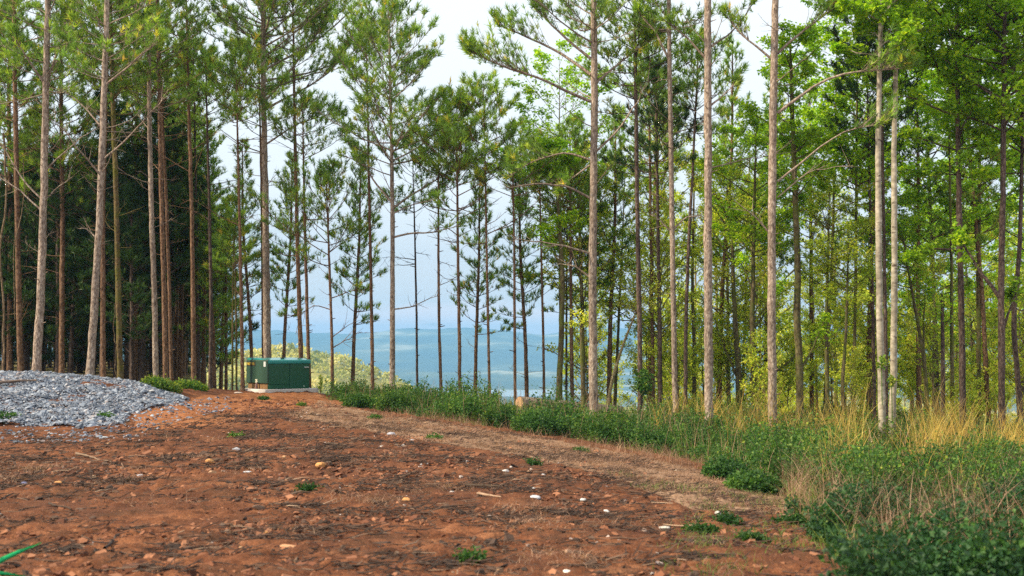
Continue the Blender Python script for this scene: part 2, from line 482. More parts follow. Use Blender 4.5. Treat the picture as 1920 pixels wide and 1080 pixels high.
M['hard_moss'] = bark('mossy_hardwood_bark', (0.031, 0.024, 0.015), (0.110, 0.088, 0.046), (0.174, 0.143, 0.076), scale=12, moss=(0.119, 0.134, 0.030))
M['pale'] = bark('pale_smooth_bark', (0.185, 0.158, 0.119), (0.290, 0.257, 0.198), (0.396, 0.356, 0.284), scale=5, zscale=1.2, bands=True, bump=0.2)
M['twig_pale'] = bark('dead_twig_bark', (0.079, 0.053, 0.033), (0.185, 0.132, 0.079), (0.277, 0.205, 0.132))
M['sapling'] = bark('sapling_bark', (0.08, 0.06, 0.03), (0.20, 0.16, 0.08), (0.32, 0.27, 0.15))
M['wood_cut'] = plain('cut_wood', (0.46, 0.27, 0.15), 0.8)

# ------------------------------------------------------------------ ground material
def ground_material():
    m, nt, nd, ln = mat('ground_earth')
    out = nd.new('ShaderNodeOutputMaterial')
    p = nd.new('ShaderNodeBsdfPrincipled'); p.inputs['Roughness'].default_value = 0.95
    p.inputs['Specular IOR Level'].default_value = 0.12
    geo = nd.new('ShaderNodeNewGeometry')
    def noise(s, d=6, r=.6, dist=0.0):
        n = nd.new('ShaderNodeTexNoise'); n.inputs['Scale'].default_value = s; n.inputs['Detail'].default_value = d
        n.inputs['Roughness'].default_value = r; n.inputs['Distortion'].default_value = dist
        ln.new(geo.outputs['Position'], n.inputs['Vector']); return n
    def mixc(f, a, b):
        x = nd.new('ShaderNodeMix'); x.data_type = 'RGBA'
        ln.new(f, x.inputs['Factor'])
        for s, i in ((a, 6), (b, 7)):
            if isinstance(s, tuple): x.inputs[i].default_value = (*s, 1)
            else: ln.new(s, x.inputs[i])
        return x.outputs[2]
    nA, nB, nC, nD = noise(0.55, 7), noise(3.2, 7, .7, .6), noise(17, 6, .7), noise(1.4, 8, .72)
    dirt = ramp(nd, [(0.30, (0.055, 0.020, 0.010)), (0.45, (0.141, 0.050, 0.023)), (0.58, (0.231, 0.091, 0.042)), (0.75, (0.335, 0.155, 0.078))])
    ln.new(nB.outputs['Fac'], dirt.inputs[0])
    big = ramp(nd, [(0.44, (0, 0, 0)), (0.60, (0.750, 0.750, 0.750))]); ln.new(nA.outputs['Fac'], big.inputs[0])
    c = mixc(big.outputs[0], dirt.outputs[0], (0.086, 0.035, 0.021))
    sp = ramp(nd, [(0.52, (0, 0, 0)), (0.62, (0.800, 0.800, 0.800))]); ln.new(nD.outputs['Fac'], sp.inputs[0])
    c = mixc(sp.outputs[0], c, (0.077, 0.038, 0.022))                     # dark rotted bark and humus
    fine = ramp(nd, [(0.53, (0, 0, 0)), (0.68, (0.800, 0.800, 0.800))]); ln.new(nC.outputs['Fac'], fine.inputs[0])
    c = mixc(fine.outputs[0], c, (0.091, 0.042, 0.025))
    fl = ramp(nd, [(0.29, (0.700, 0.700, 0.700)), (0.36, (0, 0, 0))]); ln.new(nC.outputs['Fac'], fl.inputs[0])
    c = mixc(fl.outputs[0], c, (0.417, 0.210, 0.111))
    nE = noise(60, 4, .8)
    f2 = ramp(nd, [(0.50, (0, 0, 0)), (0.62, (0.850, 0.850, 0.850))]); ln.new(nE.outputs['Fac'], f2.inputs[0])
    c = mixc(f2.outputs[0], c, (0.068, 0.032, 0.019))
    f3 = ramp(nd, [(0.32, (0.800, 0.800, 0.800)), (0.41, (0, 0, 0))]); ln.new(nE.outputs['Fac'], f3.inputs[0])
    c = mixc(f3.outputs[0], c, (0.381, 0.193, 0.104))
    def zone(name):
        a = nd.new('ShaderNodeAttribute'); a.attribute_name = name
        s = nd.new('ShaderNodeMath'); s.operation = 'MULTIPLY_ADD'; s.inputs[1].default_value = 0.7; s.inputs[2].default_value = -0.35
        ln.new(nB.outputs['Fac'], s.inputs[0])
        d = nd.new('ShaderNodeMath'); d.operation = 'ADD'; ln.new(a.outputs['Fac'], d.inputs[0]); ln.new(s.outputs[0], d.inputs[1])
        r = ramp(nd, [(0.4, (0, 0, 0)), (0.6, (1, 1, 1))]); ln.new(d.outputs[0], r.inputs[0])
        return r.outputs[0]
    orange = ramp(nd, [(0.3, (0.167, 0.060, 0.026)), (0.5, (0.264, 0.105, 0.044)), (0.75, (0.378, 0.181, 0.092))]); ln.new(nB.outputs['Fac'], orange.inputs[0])
    c = mixc(zone('orange'), c, orange.outputs[0])
    straw = ramp(nd, [(0.3, (0.127, 0.067, 0.041)), (0.5, (0.268, 0.170, 0.111)), (0.7, (0.350, 0.220, 0.147))]); ln.new(nC.outputs['Fac'], straw.inputs[0])
    c = mixc(zone('straw'), c, straw.outputs[0])
    wood = ramp(nd, [(0.3, (0.052, 0.042, 0.019)), (0.5, (0.113, 0.090, 0.032)), (0.7, (0.175, 0.160, 0.046))]); ln.new(nB.outputs['Fac'], wood.inputs[0])
    c = mixc(zone('litter'), c, wood.outputs[0])
    nf = noise(0.045, 8, .65); nf2 = noise(0.0022, 6, .6)
    knoll = ramp(nd, [(0.3, (0.103, 0.130, 0.028)), (0.5, (0.288, 0.280, 0.065)), (0.7, (0.464, 0.400, 0.130))]); ln.new(nf.outputs['Fac'], knoll.inputs[0])
    c = mixc(zone('spring'), c, knoll.outputs[0])
    far = ramp(nd, [(0.3, (0.035, 0.060, 0.030)), (0.5, (0.070, 0.100, 0.045)), (0.58, (0.124, 0.150, 0.065)), (0.66, (0.340, 0.340, 0.220))]); ln.new(nf2.outputs['Fac'], far.inputs[0])
    c = mixc(zone('far'), c, far.outputs[0])
    ln.new(c, p.inputs['Base Color'])
    bu = nd.new('ShaderNodeBump'); bu.inputs['Strength'].default_value = 0.9; bu.inputs['Distance'].default_value = 0.035
    bh = nd.new('ShaderNodeMath'); bh.operation = 'MULTIPLY_ADD'; bh.inputs[1].default_value = 0.5
    ln.new(nC.outputs['Fac'], bh.inputs[0]); ln.new(nB.outputs['Fac'], bh.inputs[2])
    ln.new(bh.outputs[0], bu.inputs['Height']); ln.new(bu.outputs[0], p.inputs['Normal'])
    ln.new(p.outputs[0], out.inputs[0])
    return m

# zones of the ground (outlines given where they lie on the ground)
GRAVEL = [(-220, 690), (0, 690), (150, 697), (240, 708), (300, 724), (352, 750), (325, 760), (285, 764), (250, 774), (228, 796), (150, 803), (0, 798), (-220, 798)]
BUSH = [(612, 748), (700, 768), (830, 788), (960, 806), (1100, 826), (1200, 846), (1330, 872), (1420, 902), (1500, 925), (1560, 880), (1700, 862), (1960, 862), (1980, 828), (1700, 800), (1400, 788), (1200, 776), (1000, 764), (800, 748), (700, 740), (640, 736)]
STRAW = [(600, 752), (700, 775), (960, 815), (1200, 856), (1400, 905), (1520, 955), (1530, 1000), (1440, 960), (1300, 960), (1160, 900), (1000, 862), (860, 838), (760, 822), (640, 800), (540, 780)]
SCRUB = [(1500, 905), (1960, 850), (1960, 1100), (1640, 1100), (1560, 1050), (1500, 985), (1470, 945)]
ORANGE = [(250, 776), (380, 742), (460, 738), (590, 736), (690, 772), (600, 770), (470, 765), (420, 800), (250, 812)]

def make_ground():
    ys = np.concatenate([np.linspace(-15, 5, 20)[:-1], np.geomspace(5.0, 42, 560)[:-1], np.geomspace(42, 9000, 190)])
    us = np.linspace(-1, 1, 600)
    us = np.sign(us) * (0.62 * np.abs(us) + 0.38 * np.abs(us) ** 3)
    Y, Ux = np.meshgrid(ys, us, indexing='ij')
    X = Ux * (7 + np.abs(Y) * 0.78)
    Z = height(X, Y)
    near = 1 - sstep(38, 60, Y)
    px, py = project(X, np.maximum(Y, 2.0), Z)
    inb = inpoly(px, py, BUSH) & (Y < 40)
    Z = Z + near * (0.055 * (fbm(X * 1.3, Y * 1.3, 41, 3) - .5) + 0.085 * (fbm(X * 5.5, Y * 7, 43, 3) - 0.5) * fbm(X * .7, Y * .7, 47, 2) * 2)
    rut = sstep(0.62, 0.8, fbm(X * 6, Y * 16, 55, 2)) * 0.03
    Z = Z + near * rut
    n = Y.size
    me = bpy.data.meshes.new('ground')
    V = np.stack([X, Y, Z], -1).reshape(-1, 3)
    R, Cn = Y.shape
    i, j = np.meshgrid(np.arange(R - 1), np.arange(Cn - 1), indexing='ij')
    b = (i * Cn + j).ravel()
    Q = np.stack([b, b + 1, b + Cn + 1, b + Cn], -1)
    mbx = MB(); mbx.add(V, Q)
    o = mbx.obj('ground', ground_material(), smooth=True)
    me = o.data
    def att(name, arr):
        a = me.attributes.new(name, 'FLOAT', 'POINT'); a.data.foreach_set('value', np.asarray(arr, np.float32).ravel())
    inn = (Y < 36) & (Y > 5)
    att('straw', np.where(inpoly(px, py, STRAW) & inn, 0.62 , np.where(inpoly(px, py, SCRUB) & inn, 0.5, 0.12)))
    att('orange', np.where(inpoly(px, py, ORANGE) & inn, 0.75, 0.05))
    a = X / np.maximum(Y, 5)
    lit = np.maximum(sstep(36, 39, Y), inb * 1.0)
    lit = np.maximum(lit, inpoly(px, py, SCRUB) * (Y < 30) * 0.5)
    lit = np.where((X < -9) & (Y > 31.5 ), np.maximum(lit, sstep(31.5, 33, Y)), lit)
    att('litter', lit)
    spring = sstep(150, 400, Y) * (1 - sstep(1500, 2300, Y)) + sstep(0.0, .08, a) * sstep(44, 60, Y) * (Y < 1000) * 0.8
    att('spring', np.clip(spring, 0, 1))
    att('far', sstep(1500, 2300, Y))
    return tag(o, kind='structure')

ground = make_ground()

# lake far down the valley
def make_lake():
    rng = np.random.default_rng(3)
    a = np.linspace(0, 2 * PI, 120, endpoint=False)
    r = 1 + 0.22 * np.sin(3 * a + 1) + 0.14 * np.sin(7 * a) + 0.05 * rng.normal(size=120)
    x = 20 + 430 * np.cos(a) * r; y = 3250 + 210 * np.sin(a) * r
    z = np.full_like(x, -128.2)
    V = np.concatenate([np.stack([x, y, z], -1), np.stack([x, y, z - 12], -1), [[20, 3250, -128.2]]])
    n = 120; i = np.arange(n); j = (i + 1) % n
    mb = MB(); mb.add(V, np.stack([i, j, np.full(n, 240)], -1))
    mb.f4.append(np.stack([i, i + n, j + n, j], -1)); mb.m4.append(np.zeros(n, np.int32))
    m = plain('lake_water', (0.45, 0.52, 0.55), 0.15, 0, 0.6, 0.05, 0.01)
    return tag(mb.obj('lake', m), kind='structure')
make_lake()

# ------------------------------------------------------------------ trees
def resample(path, K):
    path = np.asarray(path, float)
    d = np.concatenate([[0], np.cumsum(np.linalg.norm(np.diff(path, axis=0), axis=1))])
    t = np.linspace(0, d[-1], K)
    # smooth (cubic-like) interpolation through few points
    out = np.stack([np.interp(t, d, path[:, k]) for k in range(3)], -1)
    for _ in range(max(1, K // 8)):
        out[1:-1] = 0.25 * out[:-2] + 0.5 * out[1:-1] + 0.25 * out[2:]
    return out

def on_path(path, h):
    """points on the trunk at heights h (path z is increasing)"""
    return np.stack([np.interp(h, path[:, 2], path[:, k]) for k in range(3)], -1)

def trunk(mb, path, r0, taper=0.45, rng=None, n=10, flare=0.35, tip=0.02, step=0.3):
    H = path[-1, 2] - path[0, 2]
    K = max(8, int(H / step))
    P = resample(path, K)
    h = np.clip((P[:, 2] - path[0, 2]) / H, 0, 1)
    R = r0 * np.maximum((1 - h) ** taper, tip) * (1 + flare * np.exp(-(P[:, 2] - path[0, 2]) / 0.22))
    R *= 1 + rng.normal(size=K) * 0.035
    P[1:, :2] += rng.normal(size=(K - 1, 2)) * r0 * 0.05
    tubes(mb, P[None], R[None], n)
    return P, R

def curve_batch(B, D, L, K, up, rng, wob=0.04):
    """curved limbs from bases B along D with length L; up = lift (per limb)"""
    s = np.linspace(0, 1, K)[None, :, None]
    Ln = L[:, None, None]
    P = B[:, None] + D[:, None] * Ln * s
    P[:, :, 2] += (np.broadcast_to(up, L.shape)[:, None] * L[:, None]) * s[..., 0] ** 2
    w = rng.normal(size=(len(B), K, 3)) * wob * Ln * np.minimum(s, 1)
    w[:, 0] = 0
    return P + np.cumsum(w, 1) * 0.6

def at_s(P, s):
    """points at parameter s in 0..1 along curves P (N,K,3), s (N,)"""
    K = P.shape[1]
    f = np.clip(s, 0, 0.9999) * (K - 1); i = f.astype(int); t = (f - i)[:, None]
    n = np.arange(len(P))
    return P[n, i] * (1 - t) + P[n, i + 1] * t, nrm(P[n, i + 1] - P[n, i])

def pine_parts(seed, path, r0, hc, hd, spread, dens=1.0, ts=0.19, needles=15, limbs=(), nsides=10, dd=1.0, lop=None, nw=0.115, whorl=0.42, taper=0.45, tone=0.0, sparse=0.0):
    rng = np.random.default_rng(seed)
    wood, nee = MB(), MB(); LW = nee
    path = np.asarray(path, float)
    z0 = path[0, 2]; H = path[-1, 2] - z0
    P, R = trunk(wood, path, r0, taper, rng, nsides)
    rad = lambda h: np.interp(h, P[:, 2] - z0, R)
    # whorls of live limbs
    hs, azs = [], []
    h = hc
    while h < H * 0.985:
        k = rng.integers(3, 6)
        a0 = rng.uniform(0, 2 * PI)
        for q in range(k):
            if rng.random() < sparse: continue
            hs.append(h + rng.normal() * 0.05); azs.append(a0 + q * 2 * PI / k + rng.normal() * 0.3)
        h += whorl * rng.uniform(0.7, 1.3) * (1 - 0.35 * (h - hc) / max(H - hc, .1))
    hs, azs = np.clip(np.array(hs), 0, H * 0.99), np.array(azs)
    t = (hs - hc) / max(H - hc, 0.1)
    L = spread * ((1 - np.clip(t, 0, 1)) ** 0.75 * 0.95 + 0.09) * rng.uniform(0.55, 1.12, len(hs)) * np.where(t < 0.12, 0.8, 1)
    if lop is not None:
        L = L * (1 + lop[1] * np.cos(azs - lop[0]))
    el_ = np.radians(12 + 46 * t ** 1.1 + rng.normal(size=len(hs)) * 9)
    D = np.stack([np.cos(azs) * np.cos(el_), np.sin(azs) * np.cos(el_), np.sin(el_)], -1)
    B = on_path(P, hs + z0)
    K1 = 6
    C1 = curve_batch(B, D, L, K1, 0.12 + 0.12 * rng.random(len(hs)), rng, 0.035)
    rb = np.minimum(rad(hs) * 0.5, 0.005 + 0.0085 * L)
    tubes(LW, C1, rb[:, None] * np.linspace(1, 0.28, K1)[None], 4, 0.5, mat=1)
    allC, allL, allT = [C1], [L], [t]
    for pts in limbs:                                   # limbs whose course the place dictates
        pl = np.asarray(pts['p'], float)
        c = resample(pl, 10)
        Lc = np.linalg.norm(np.diff(c, axis=0), axis=1).sum()
        c = c + np.cumsum(rng.normal(size=c.shape) * 0.018 * Lc ** .5, 0) * np.linspace(0, 1, 10)[:, None]
        tubes(LW, c[None], (pts.get('r', 0.045) * np.linspace(1, 0.25, 10))[None], 5, mat=1)
        if pts.get('live', 1):
            i0 = int(10 * pts.get('from', 0.25))
            s = np.linspace(i0, 9, 6)
            cc = np.stack([np.interp(s, np.arange(10), c[:, k]) for k in range(3)], -1)
            for rep in range(pts.get('dens', 2)):
                allC.append(cc[None]); allL.append(np.array([Lc])); allT.append(np.array([0.2]))
        else:
            m = int(5 + Lc * 3)
            s = rng.uniform(0.25, 1, m)
            b, d = at_s(np.repeat(c[None], m, 0), s)
            d2 = nrm(d + rng.normal(size=(m, 3)) * 0.7)
            tw = curve_batch(b, d2, rng.uniform(.2, .7, m), 4, 0.1, rng, 0.06)
            tubes(LW, tw, np.full((m, 1), 0.009) * np.linspace(1, .3, 4)[None], 3, mat=1)
    # side shoots and needle tufts
    tp, td, tsz = [], [], []
    for C, LL, TT in zip(allC, allL, allT):
        m = np.maximum(3, (LL * 5.2 * dens + 2.5).astype(int))
        idx = np.repeat(np.arange(len(C)), m)
        s = 1 - rng.random(len(idx)) ** 1.25 * 0.78
        b, d = at_s(C[idx], s)
        sidev = nrm(np.cross(d, np.array([0, 0, 1.0])))
        sg = rng.choice([-1, 1], len(idx))[:, None]
        d2 = nrm(d * rng.uniform(.5, 1.1, (len(idx), 1)) + sidev * sg * rng.uniform(.3, 1.1, (len(idx), 1)) + np.array([0, 0, 1.0]) * rng.uniform(-0.05, 0.75, (len(idx), 1)))
        l2 = np.clip(LL[idx] * 0.36 * (1.25 - s), 0.12, 1.0) * rng.uniform(0.6, 1.25, len(idx))
        C2 = curve_batch(b, d2, l2, 4, 0.25, rng, 0.05)
        tubes(LW, C2, np.full((len(idx), 1), 0.0085) * np.linspace(1, .45, 4)[None], 3, mat=1)
        for q, (sv, pr) in enumerate(((1.0, 1.0), (0.72, 0.8), (0.45, 0.55), (0.2, .2))):
            keep = (rng.random(len(idx)) < pr) & (l2 > 0.18 * q)
            pb, pd = at_s(C2[keep], np.full(keep.sum(), sv))
            off = rng.normal(size=pb.shape) * 0.05 * (q > 0)
            tp.append(pb + off)
            td.append(nrm(pd + np.array([0, 0, 0.55]) + rng.normal(size=pb.shape) * (0.25 + 0.3 * (q > 0))))
            tsz.append(ts * rng.uniform(0.75, 1.2, len(pb)) * (1 if q == 0 else .9))
        pb, pd = at_s(C, np.full(len(C), 1.0))
        tp.append(pb); td.append(nrm(pd + [0, 0, .4])); tsz.append(np.full(len(pb), ts * 1.15))
    tp, td, tsz = np.concatenate(tp), np.concatenate(td), np.concatenate(tsz)
    tint = np.clip(0.40 + tone + rng.normal(size=len(tp)) * 0.26 + 0.25 * (vnoise(tp[:, 0] * 1.1 + 40, tp[:, 2] * 1.1 + 17, seed) - 0.5), 0, 0.93)
    tint = np.where(rng.random(len(tp)) < 0.006, 1.0, tint)
    tufts(nee, tp, td, tsz, rng, needles, tint, nw)
    # dead limbs and stubs below the crown
    nd_ = int(max(0, hc - hd) * 3.2 * dd)
    if nd_ > 0:
        hs = rng.uniform(hd, hc + 0.5, nd_); azs = rng.uniform(0, 2 * PI, nd_)
        L = np.minimum(rng.gamma(2.0, 0.33, nd_) + .1, spread * 0.75) * np.where(hs < hd + 0.35 * (hc - hd), 0.55, 1)
        el_ = np.radians(rng.normal(18, 18, nd_))
        D = np.stack([np.cos(azs) * np.cos(el_), np.sin(azs) * np.cos(el_), np.sin(el_)], -1)
        C = curve_batch(on_path(P, hs + z0), D, L, 6, rng.uniform(-.15, .35, nd_), rng, 0.045)
        tubes(LW, C, (0.006 + 0.008 * L)[:, None] * np.linspace(1, 0.3, 6)[None], 4, mat=1)
        m = 4; idx = np.repeat(np.arange(nd_), m)[np.repeat(L > 0.5, m)]
        if len(idx):
            b, d = at_s(C[idx], rng.uniform(.3, .95, len(idx)))
            tw = curve_batch(b, nrm(d + rng.normal(size=b.shape) * .6), L[idx] * rng.uniform(.15, .45, len(idx)), 4, 0.1, rng, .06)
            tubes(LW, tw, np.full((len(idx), 1), .006) * np.linspace(1, .4, 4)[None], 3, mat=1)
    ns = int(hc * 2.2)
    if ns:
        hs = rng.uniform(0.6, hc, ns); azs = rng.uniform(0, 2 * PI, ns)
        D = np.stack([np.cos(azs), np.sin(azs), np.full(ns, .25)], -1)
        L = rad(hs) + rng.uniform(.02, .14, ns)
        C = curve_batch(on_path(P, hs + z0), D, L, 3, 0.0, rng, .01)
        tubes(LW, C, np.full((ns, 1), .013) * np.array([1.2, 1, .7])[None], 4, mat=1)
    return wood, nee

def decid_parts(seed, path, r0, hc, spread, leaf=0.11, nleaf=8, n1=34, m2=8, m3=4, flat=0.65, limbs=(), lift=(20, 40), taper=0.6, droop=0.02, lop=None, nsides=9, bare=0.0, dome=0.6, dead_from=None):
    rng = np.random.default_rng(seed)
    wood, lf = MB(), MB(); LW = lf
    path = np.asarray(path, float); z0 = path[0, 2]; H = path[-1, 2] - z0
    P, R = trunk(wood, path, r0, taper, rng, nsides)
    rad = lambda h: np.interp(h, P[:, 2] - z0, R)
    hs = np.sort(rng.uniform(hc, H * .98, n1)); azs = np.arange(n1) * 2.4 + rng.normal(size=n1) * .4
    t = (hs - hc) / max(H - hc, .1)
    L = spread * (np.sin(PI * np.clip(0.16 + 0.80 * t, 0, 1)) ** dome) * rng.uniform(.6, 1.1, n1)
    if lop is not None: L = L * (1 + lop[1] * np.cos(azs - lop[0]))
    el_ = np.radians(lift[0] + (lift[1] - lift[0]) * t + rng.normal(size=n1) * 9)
    D = np.stack([np.cos(azs) * np.cos(el_), np.sin(azs) * np.cos(el_), np.sin(el_)], -1)
    C1 = curve_batch(on_path(P, hs + z0), D, L, 7, droop, rng, .05)
    rb = np.minimum(rad(hs) * .6, .006 + .014 * L)
    tubes(LW, C1, rb[:, None] * np.linspace(1, .22, 7)[None], 5, mat=1)
    sets = [(C1, L)]
    for pts in limbs:
        c = resample(np.asarray(pts['p'], float), 10)
        Lc = np.linalg.norm(np.diff(c, axis=0), axis=1).sum()
        c = c + np.cumsum(rng.normal(size=c.shape) * .02 * Lc ** .5, 0) * np.linspace(0, 1, 10)[:, None]
        tubes(LW, c[None], (pts.get('r', .05) * np.linspace(1, .3, 10))[None], 6, mat=1)
        cc = np.stack([np.interp(np.linspace(2, 9, 7), np.arange(10), c[:, k]) for k in range(3)], -1)
        for _ in range(pts.get('dens', 1)): sets.append((cc[None], np.array([Lc])))
    for C, LL in sets:
        m = np.maximum(3, (m2 * LL / spread + 2).astype(int)); idx = np.repeat(np.arange(len(C)), m)
        s = 1 - rng.random(len(idx)) ** 1.2 * .8
        b, d = at_s(C[idx], s)
        side = nrm(np.cross(d, np.array([0, 0, 1.0]))) * rng.choice([-1, 1], len(idx))[:, None]
        d2 = nrm(d * .7 + side * rng.uniform(.4, 1.1, (len(idx), 1)) + np.array([0, 0, 1.0]) * rng.uniform(-.15, .45, (len(idx), 1)))
        l2 = np.clip(LL[idx] * .45 * (1.2 - s), .2, 1.6) * rng.uniform(.6, 1.2, len(idx))
        C2 = curve_batch(b, d2, l2, 5, 0.0, rng, .06)
        tubes(LW, C2, (0.004 + .006 * l2)[:, None] * np.linspace(1, .4, 5)[None], 3, mat=1)
        i3 = np.repeat(np.arange(len(C2)), m3)
        s3 = rng.uniform(.2, 1, len(i3)); b3, d3 = at_s(C2[i3], s3)
        d3 = nrm(d3 * .6 + rng.normal(size=d3.shape) * .55)
        l3 = l2[i3] * rng.uniform(.2, .5, len(i3)) + .05
        C3 = curve_batch(b3, d3, l3, 3, 0.0, rng, .06)
        tubes(LW, C3, np.full((len(i3), 1), .004) * np.array([1, .8, .5])[None], 3, mat=1)
        i4 = np.repeat(np.arange(len(C3)), nleaf)
        i4 = i4[rng.random(len(i4)) > bare]
        p4, _ = at_s(C3[i4], rng.uniform(.1, 1, len(i4)))
        p4 = p4 + rng.normal(size=p4.shape) * np.array([.07, .07, .045])
        tint = np.clip(.42 + rng.normal(size=len(i4)) * .25 + .5 * (vnoise(p4[:, 0] * 1.3 + 9, p4[:, 2] * 1.6 + 31, seed) - .5), 0, 1)
        leaves(lf, p4, leaf * rng.uniform(.6, 1.15, len(i4)), rng, flat, tint)
    return wood, lf

def px_path(pts, D, top_py):
    """trunk centre line from picture points given base first; extended to the top"""
    pts = sorted(pts, key=lambda q: -q[1])
    base = at(*pts[0], D)
    out = [np.array([base[0], D, gz(base[0], D) - 0.06])]
    for q in pts[1:]:
        if q[1] < pts[0][1] - 5: out.append(at(*q, D))
    last, prev = pts[-1], pts[-2]
    if top_py < last[1]:
        k = (last[0] - prev[0]) / (last[1] - prev[1])
        out.append(at(last[0] + k * (top_py - last[1]) * 0.8, top_py, D))
    return np.array(out)

_seed = [100]
def hh(py, D, z0): return at(960, py, D)[2] - z0

def limb_pts(lst, D, rng):
    o = []
    for L in lst:
        dy = np.linspace(0, L.get('dy', 0.0), len(L['p']))
        q = dict(L); q['p'] = [at(a, b, D + d) for (a, b), d in zip(L['p'], dy)]; o.append(q)
    return o

def place_tree(name, label, cat, path, wood, crown, wm, cm, group=None, crown_name='crown'):
    base = path[0].copy()
    t = empty(name, tuple(base), label, cat, group)
    for mbx in (wood, crown):
        for a in mbx.v: a -= base.astype(np.float32)
    wood.obj('trunk', wm, t, smooth=True)
    if crown.v: crown.obj(crown_name, [cm, wm], t)
    return t

PX = lambda D: F / D            # pixels per metre at a distance

def pine(label, pts, D, w, top, crown, dead, spread, m='pine_brown', cm='needles', limbs=(), name='pine_tree', group=None, **kw):
    kw['dens'] = kw.get('dens', 1.0) * (1.0 if group == GL else 1.25 if group == GC else 1.15)
    if group == GL: kw['sparse'] = .22
    _seed[0] += 7
    path = px_path(pts, D, top)
    z0 = path[0, 2]
    wood, nee = pine_parts(_seed[0], path, w * .72 / PX(D) / 2, hh(crown, D, z0), max(0.5, hh(dead, D, z0)), (1.6 if group == GC else 1.28) * spread / PX(D),
                           limbs=limb_pts(limbs, D, None), **kw)
    return place_tree(name, label, 'pine tree', path, wood, nee, M[m], M[cm], group)

def decid(label, pts, D, w, top, crown, spread, m='hard_moss', cm='leaf', limbs=(), name='leafy_tree', group=None, cat='leafy tree', **kw):
    _seed[0] += 7
    path = px_path(pts, D, top)
    z0 = path[0, 2]
    wood, lf = decid_parts(_seed[0], path, w * .78 / PX(D) / 2, hh(crown, D, z0), spread / PX(D), limbs=limb_pts(limbs, D, None), **kw)
    return place_tree(name, label, cat, path, wood, lf, M[m], M[cm], group)

GL, GC, GR = 'pines behind the gravel pile', 'pines along the crest by the valley view', 'tall pines at the right edge of the clearing'
# --- left group
pine('brown pine behind the gravel pile, leftmost of the full pine trunks', [(40, 700), (36, 600), (32, 380), (28, 150)], 36, 15, -420, 230, 640, 105, dens=1.1, group=GL)
pine('thick grey-barked pine with bare forked limbs rising behind the left end of the gravel pile', [(68, 700), (76, 560), (82, 380), (85, 200), (90, 0)], 31.5, 22, -420, 170, 520, 115, 'pine_grey', dd=1.4, group=GL,
     limbs=[dict(p=[(80, 375), (40, 340), (0, 270), (-30, 240)], live=0, r=.03), dict(p=[(82, 378), (110, 350), (138, 330)], live=0, r=.02), dict(p=[(78, 395), (30, 350), (-20, 320)], live=0, r=.03),
            dict(p=[(84, 320), (130, 275), (190, 230)], live=0, r=.025), dict(p=[(86, 160), (50, 110), (20, 60)], r=.04, dy=-.5), dict(p=[(88, 155), (110, 90), (130, 20)], r=.04, dy=.6)])
pine('pale leaning grey-pink pine trunk rising from the crest of the gravel pile', [(168, 712), (178, 560), (187, 400), (193, 230), (199, 60)], 30.5, 20, -460, 150, 460, 110, 'pine_grey', dd=1.5, group=GL,
     limbs=[dict(p=[(184, 450), (165, 430), (148, 425)], live=0, r=.025), dict(p=[(190, 330), (150, 280), (110, 220)], live=0, r=.03, dy=-1), dict(p=[(192, 300), (250, 250), (310, 190)], live=0, r=.03, dy=-1), dict(p=[(196, 160), (250, 120), (300, 70)], r=.035, dy=-.8), dict(p=[(192, 240), (150, 190), (100, 150)], live=0, r=.03, dy=.7)])
pine('reddish brown pine close behind the pale leaning trunk', [(194, 712), (193, 560), (192, 400), (198, 200)], 33, 13, -430, 190, 500, 95, group=GL)
pine('yellowish mossy pine just right of the pale leaning trunk', [(226, 714), (222, 560), (219, 400), (212, 200)], 33.5, 15, -400, 240, 540, 100, 'pine_moss', group=GL)
pine('straight pale grey pine rising from the small weed patch behind the gravel', [(293, 704), (290, 560), (284, 400), (280, 200), (279, 50)], 34.5, 15, -330, 210, 460, 100, 'pine_grey', group=GL, dd=1.3)
pine('brown pine, left one of the tight pair right of the weed patch', [(311, 708), (308, 560), (303, 400), (298, 150)], 35, 13, -340, 200, 480, 90, group=GL)
pine('slim brown pine, right one of the tight pair right of the weed patch', [(322, 708), (318, 560), (313, 400), (306, 250)], 37, 10, -200, 240, 480, 90, group=GL)
pine('reddish brown pine just left of the red numbered post', [(364, 706), (362, 560), (360, 400), (354, 200)], 36, 13, -60, 110, 470, 110, group=GL, dd=1.2)
pine('dark slim pine hidden behind the reddish pine left of the red post', [(373, 702), (370, 500), (366, 300)], 41, 9, 60, 300, 520, 90, 'pine_dark', group=GL)
pine('dark pine directly behind the red numbered post', [(394, 726), (396, 560), (393, 400), (389, 260)], 36.8, 10, 90, 240, 560, 85, 'pine_dark', group=GL, dd=1.3)
pine('slim pine immediately left of the green cabinet', [(455, 735), (453, 600), (449, 400), (446, 280)], 35.2, 10, 120, 230, 560, 85, 'pine_brown', group=GC, dd=1.4)
pine('thin leaning young pine, left one of the thin pair between post and cabinet', [(436, 733), (436, 600), (437, 520)], 38, 6, 400, 520, 600, 45, 'pine_moss', group=GC)
pine('thin young pine, right one of the thin pair between post and cabinet', [(444, 734), (443, 600), (441, 510)], 38.4, 6, 380, 500, 600, 45, 'pine_moss', group=GC)
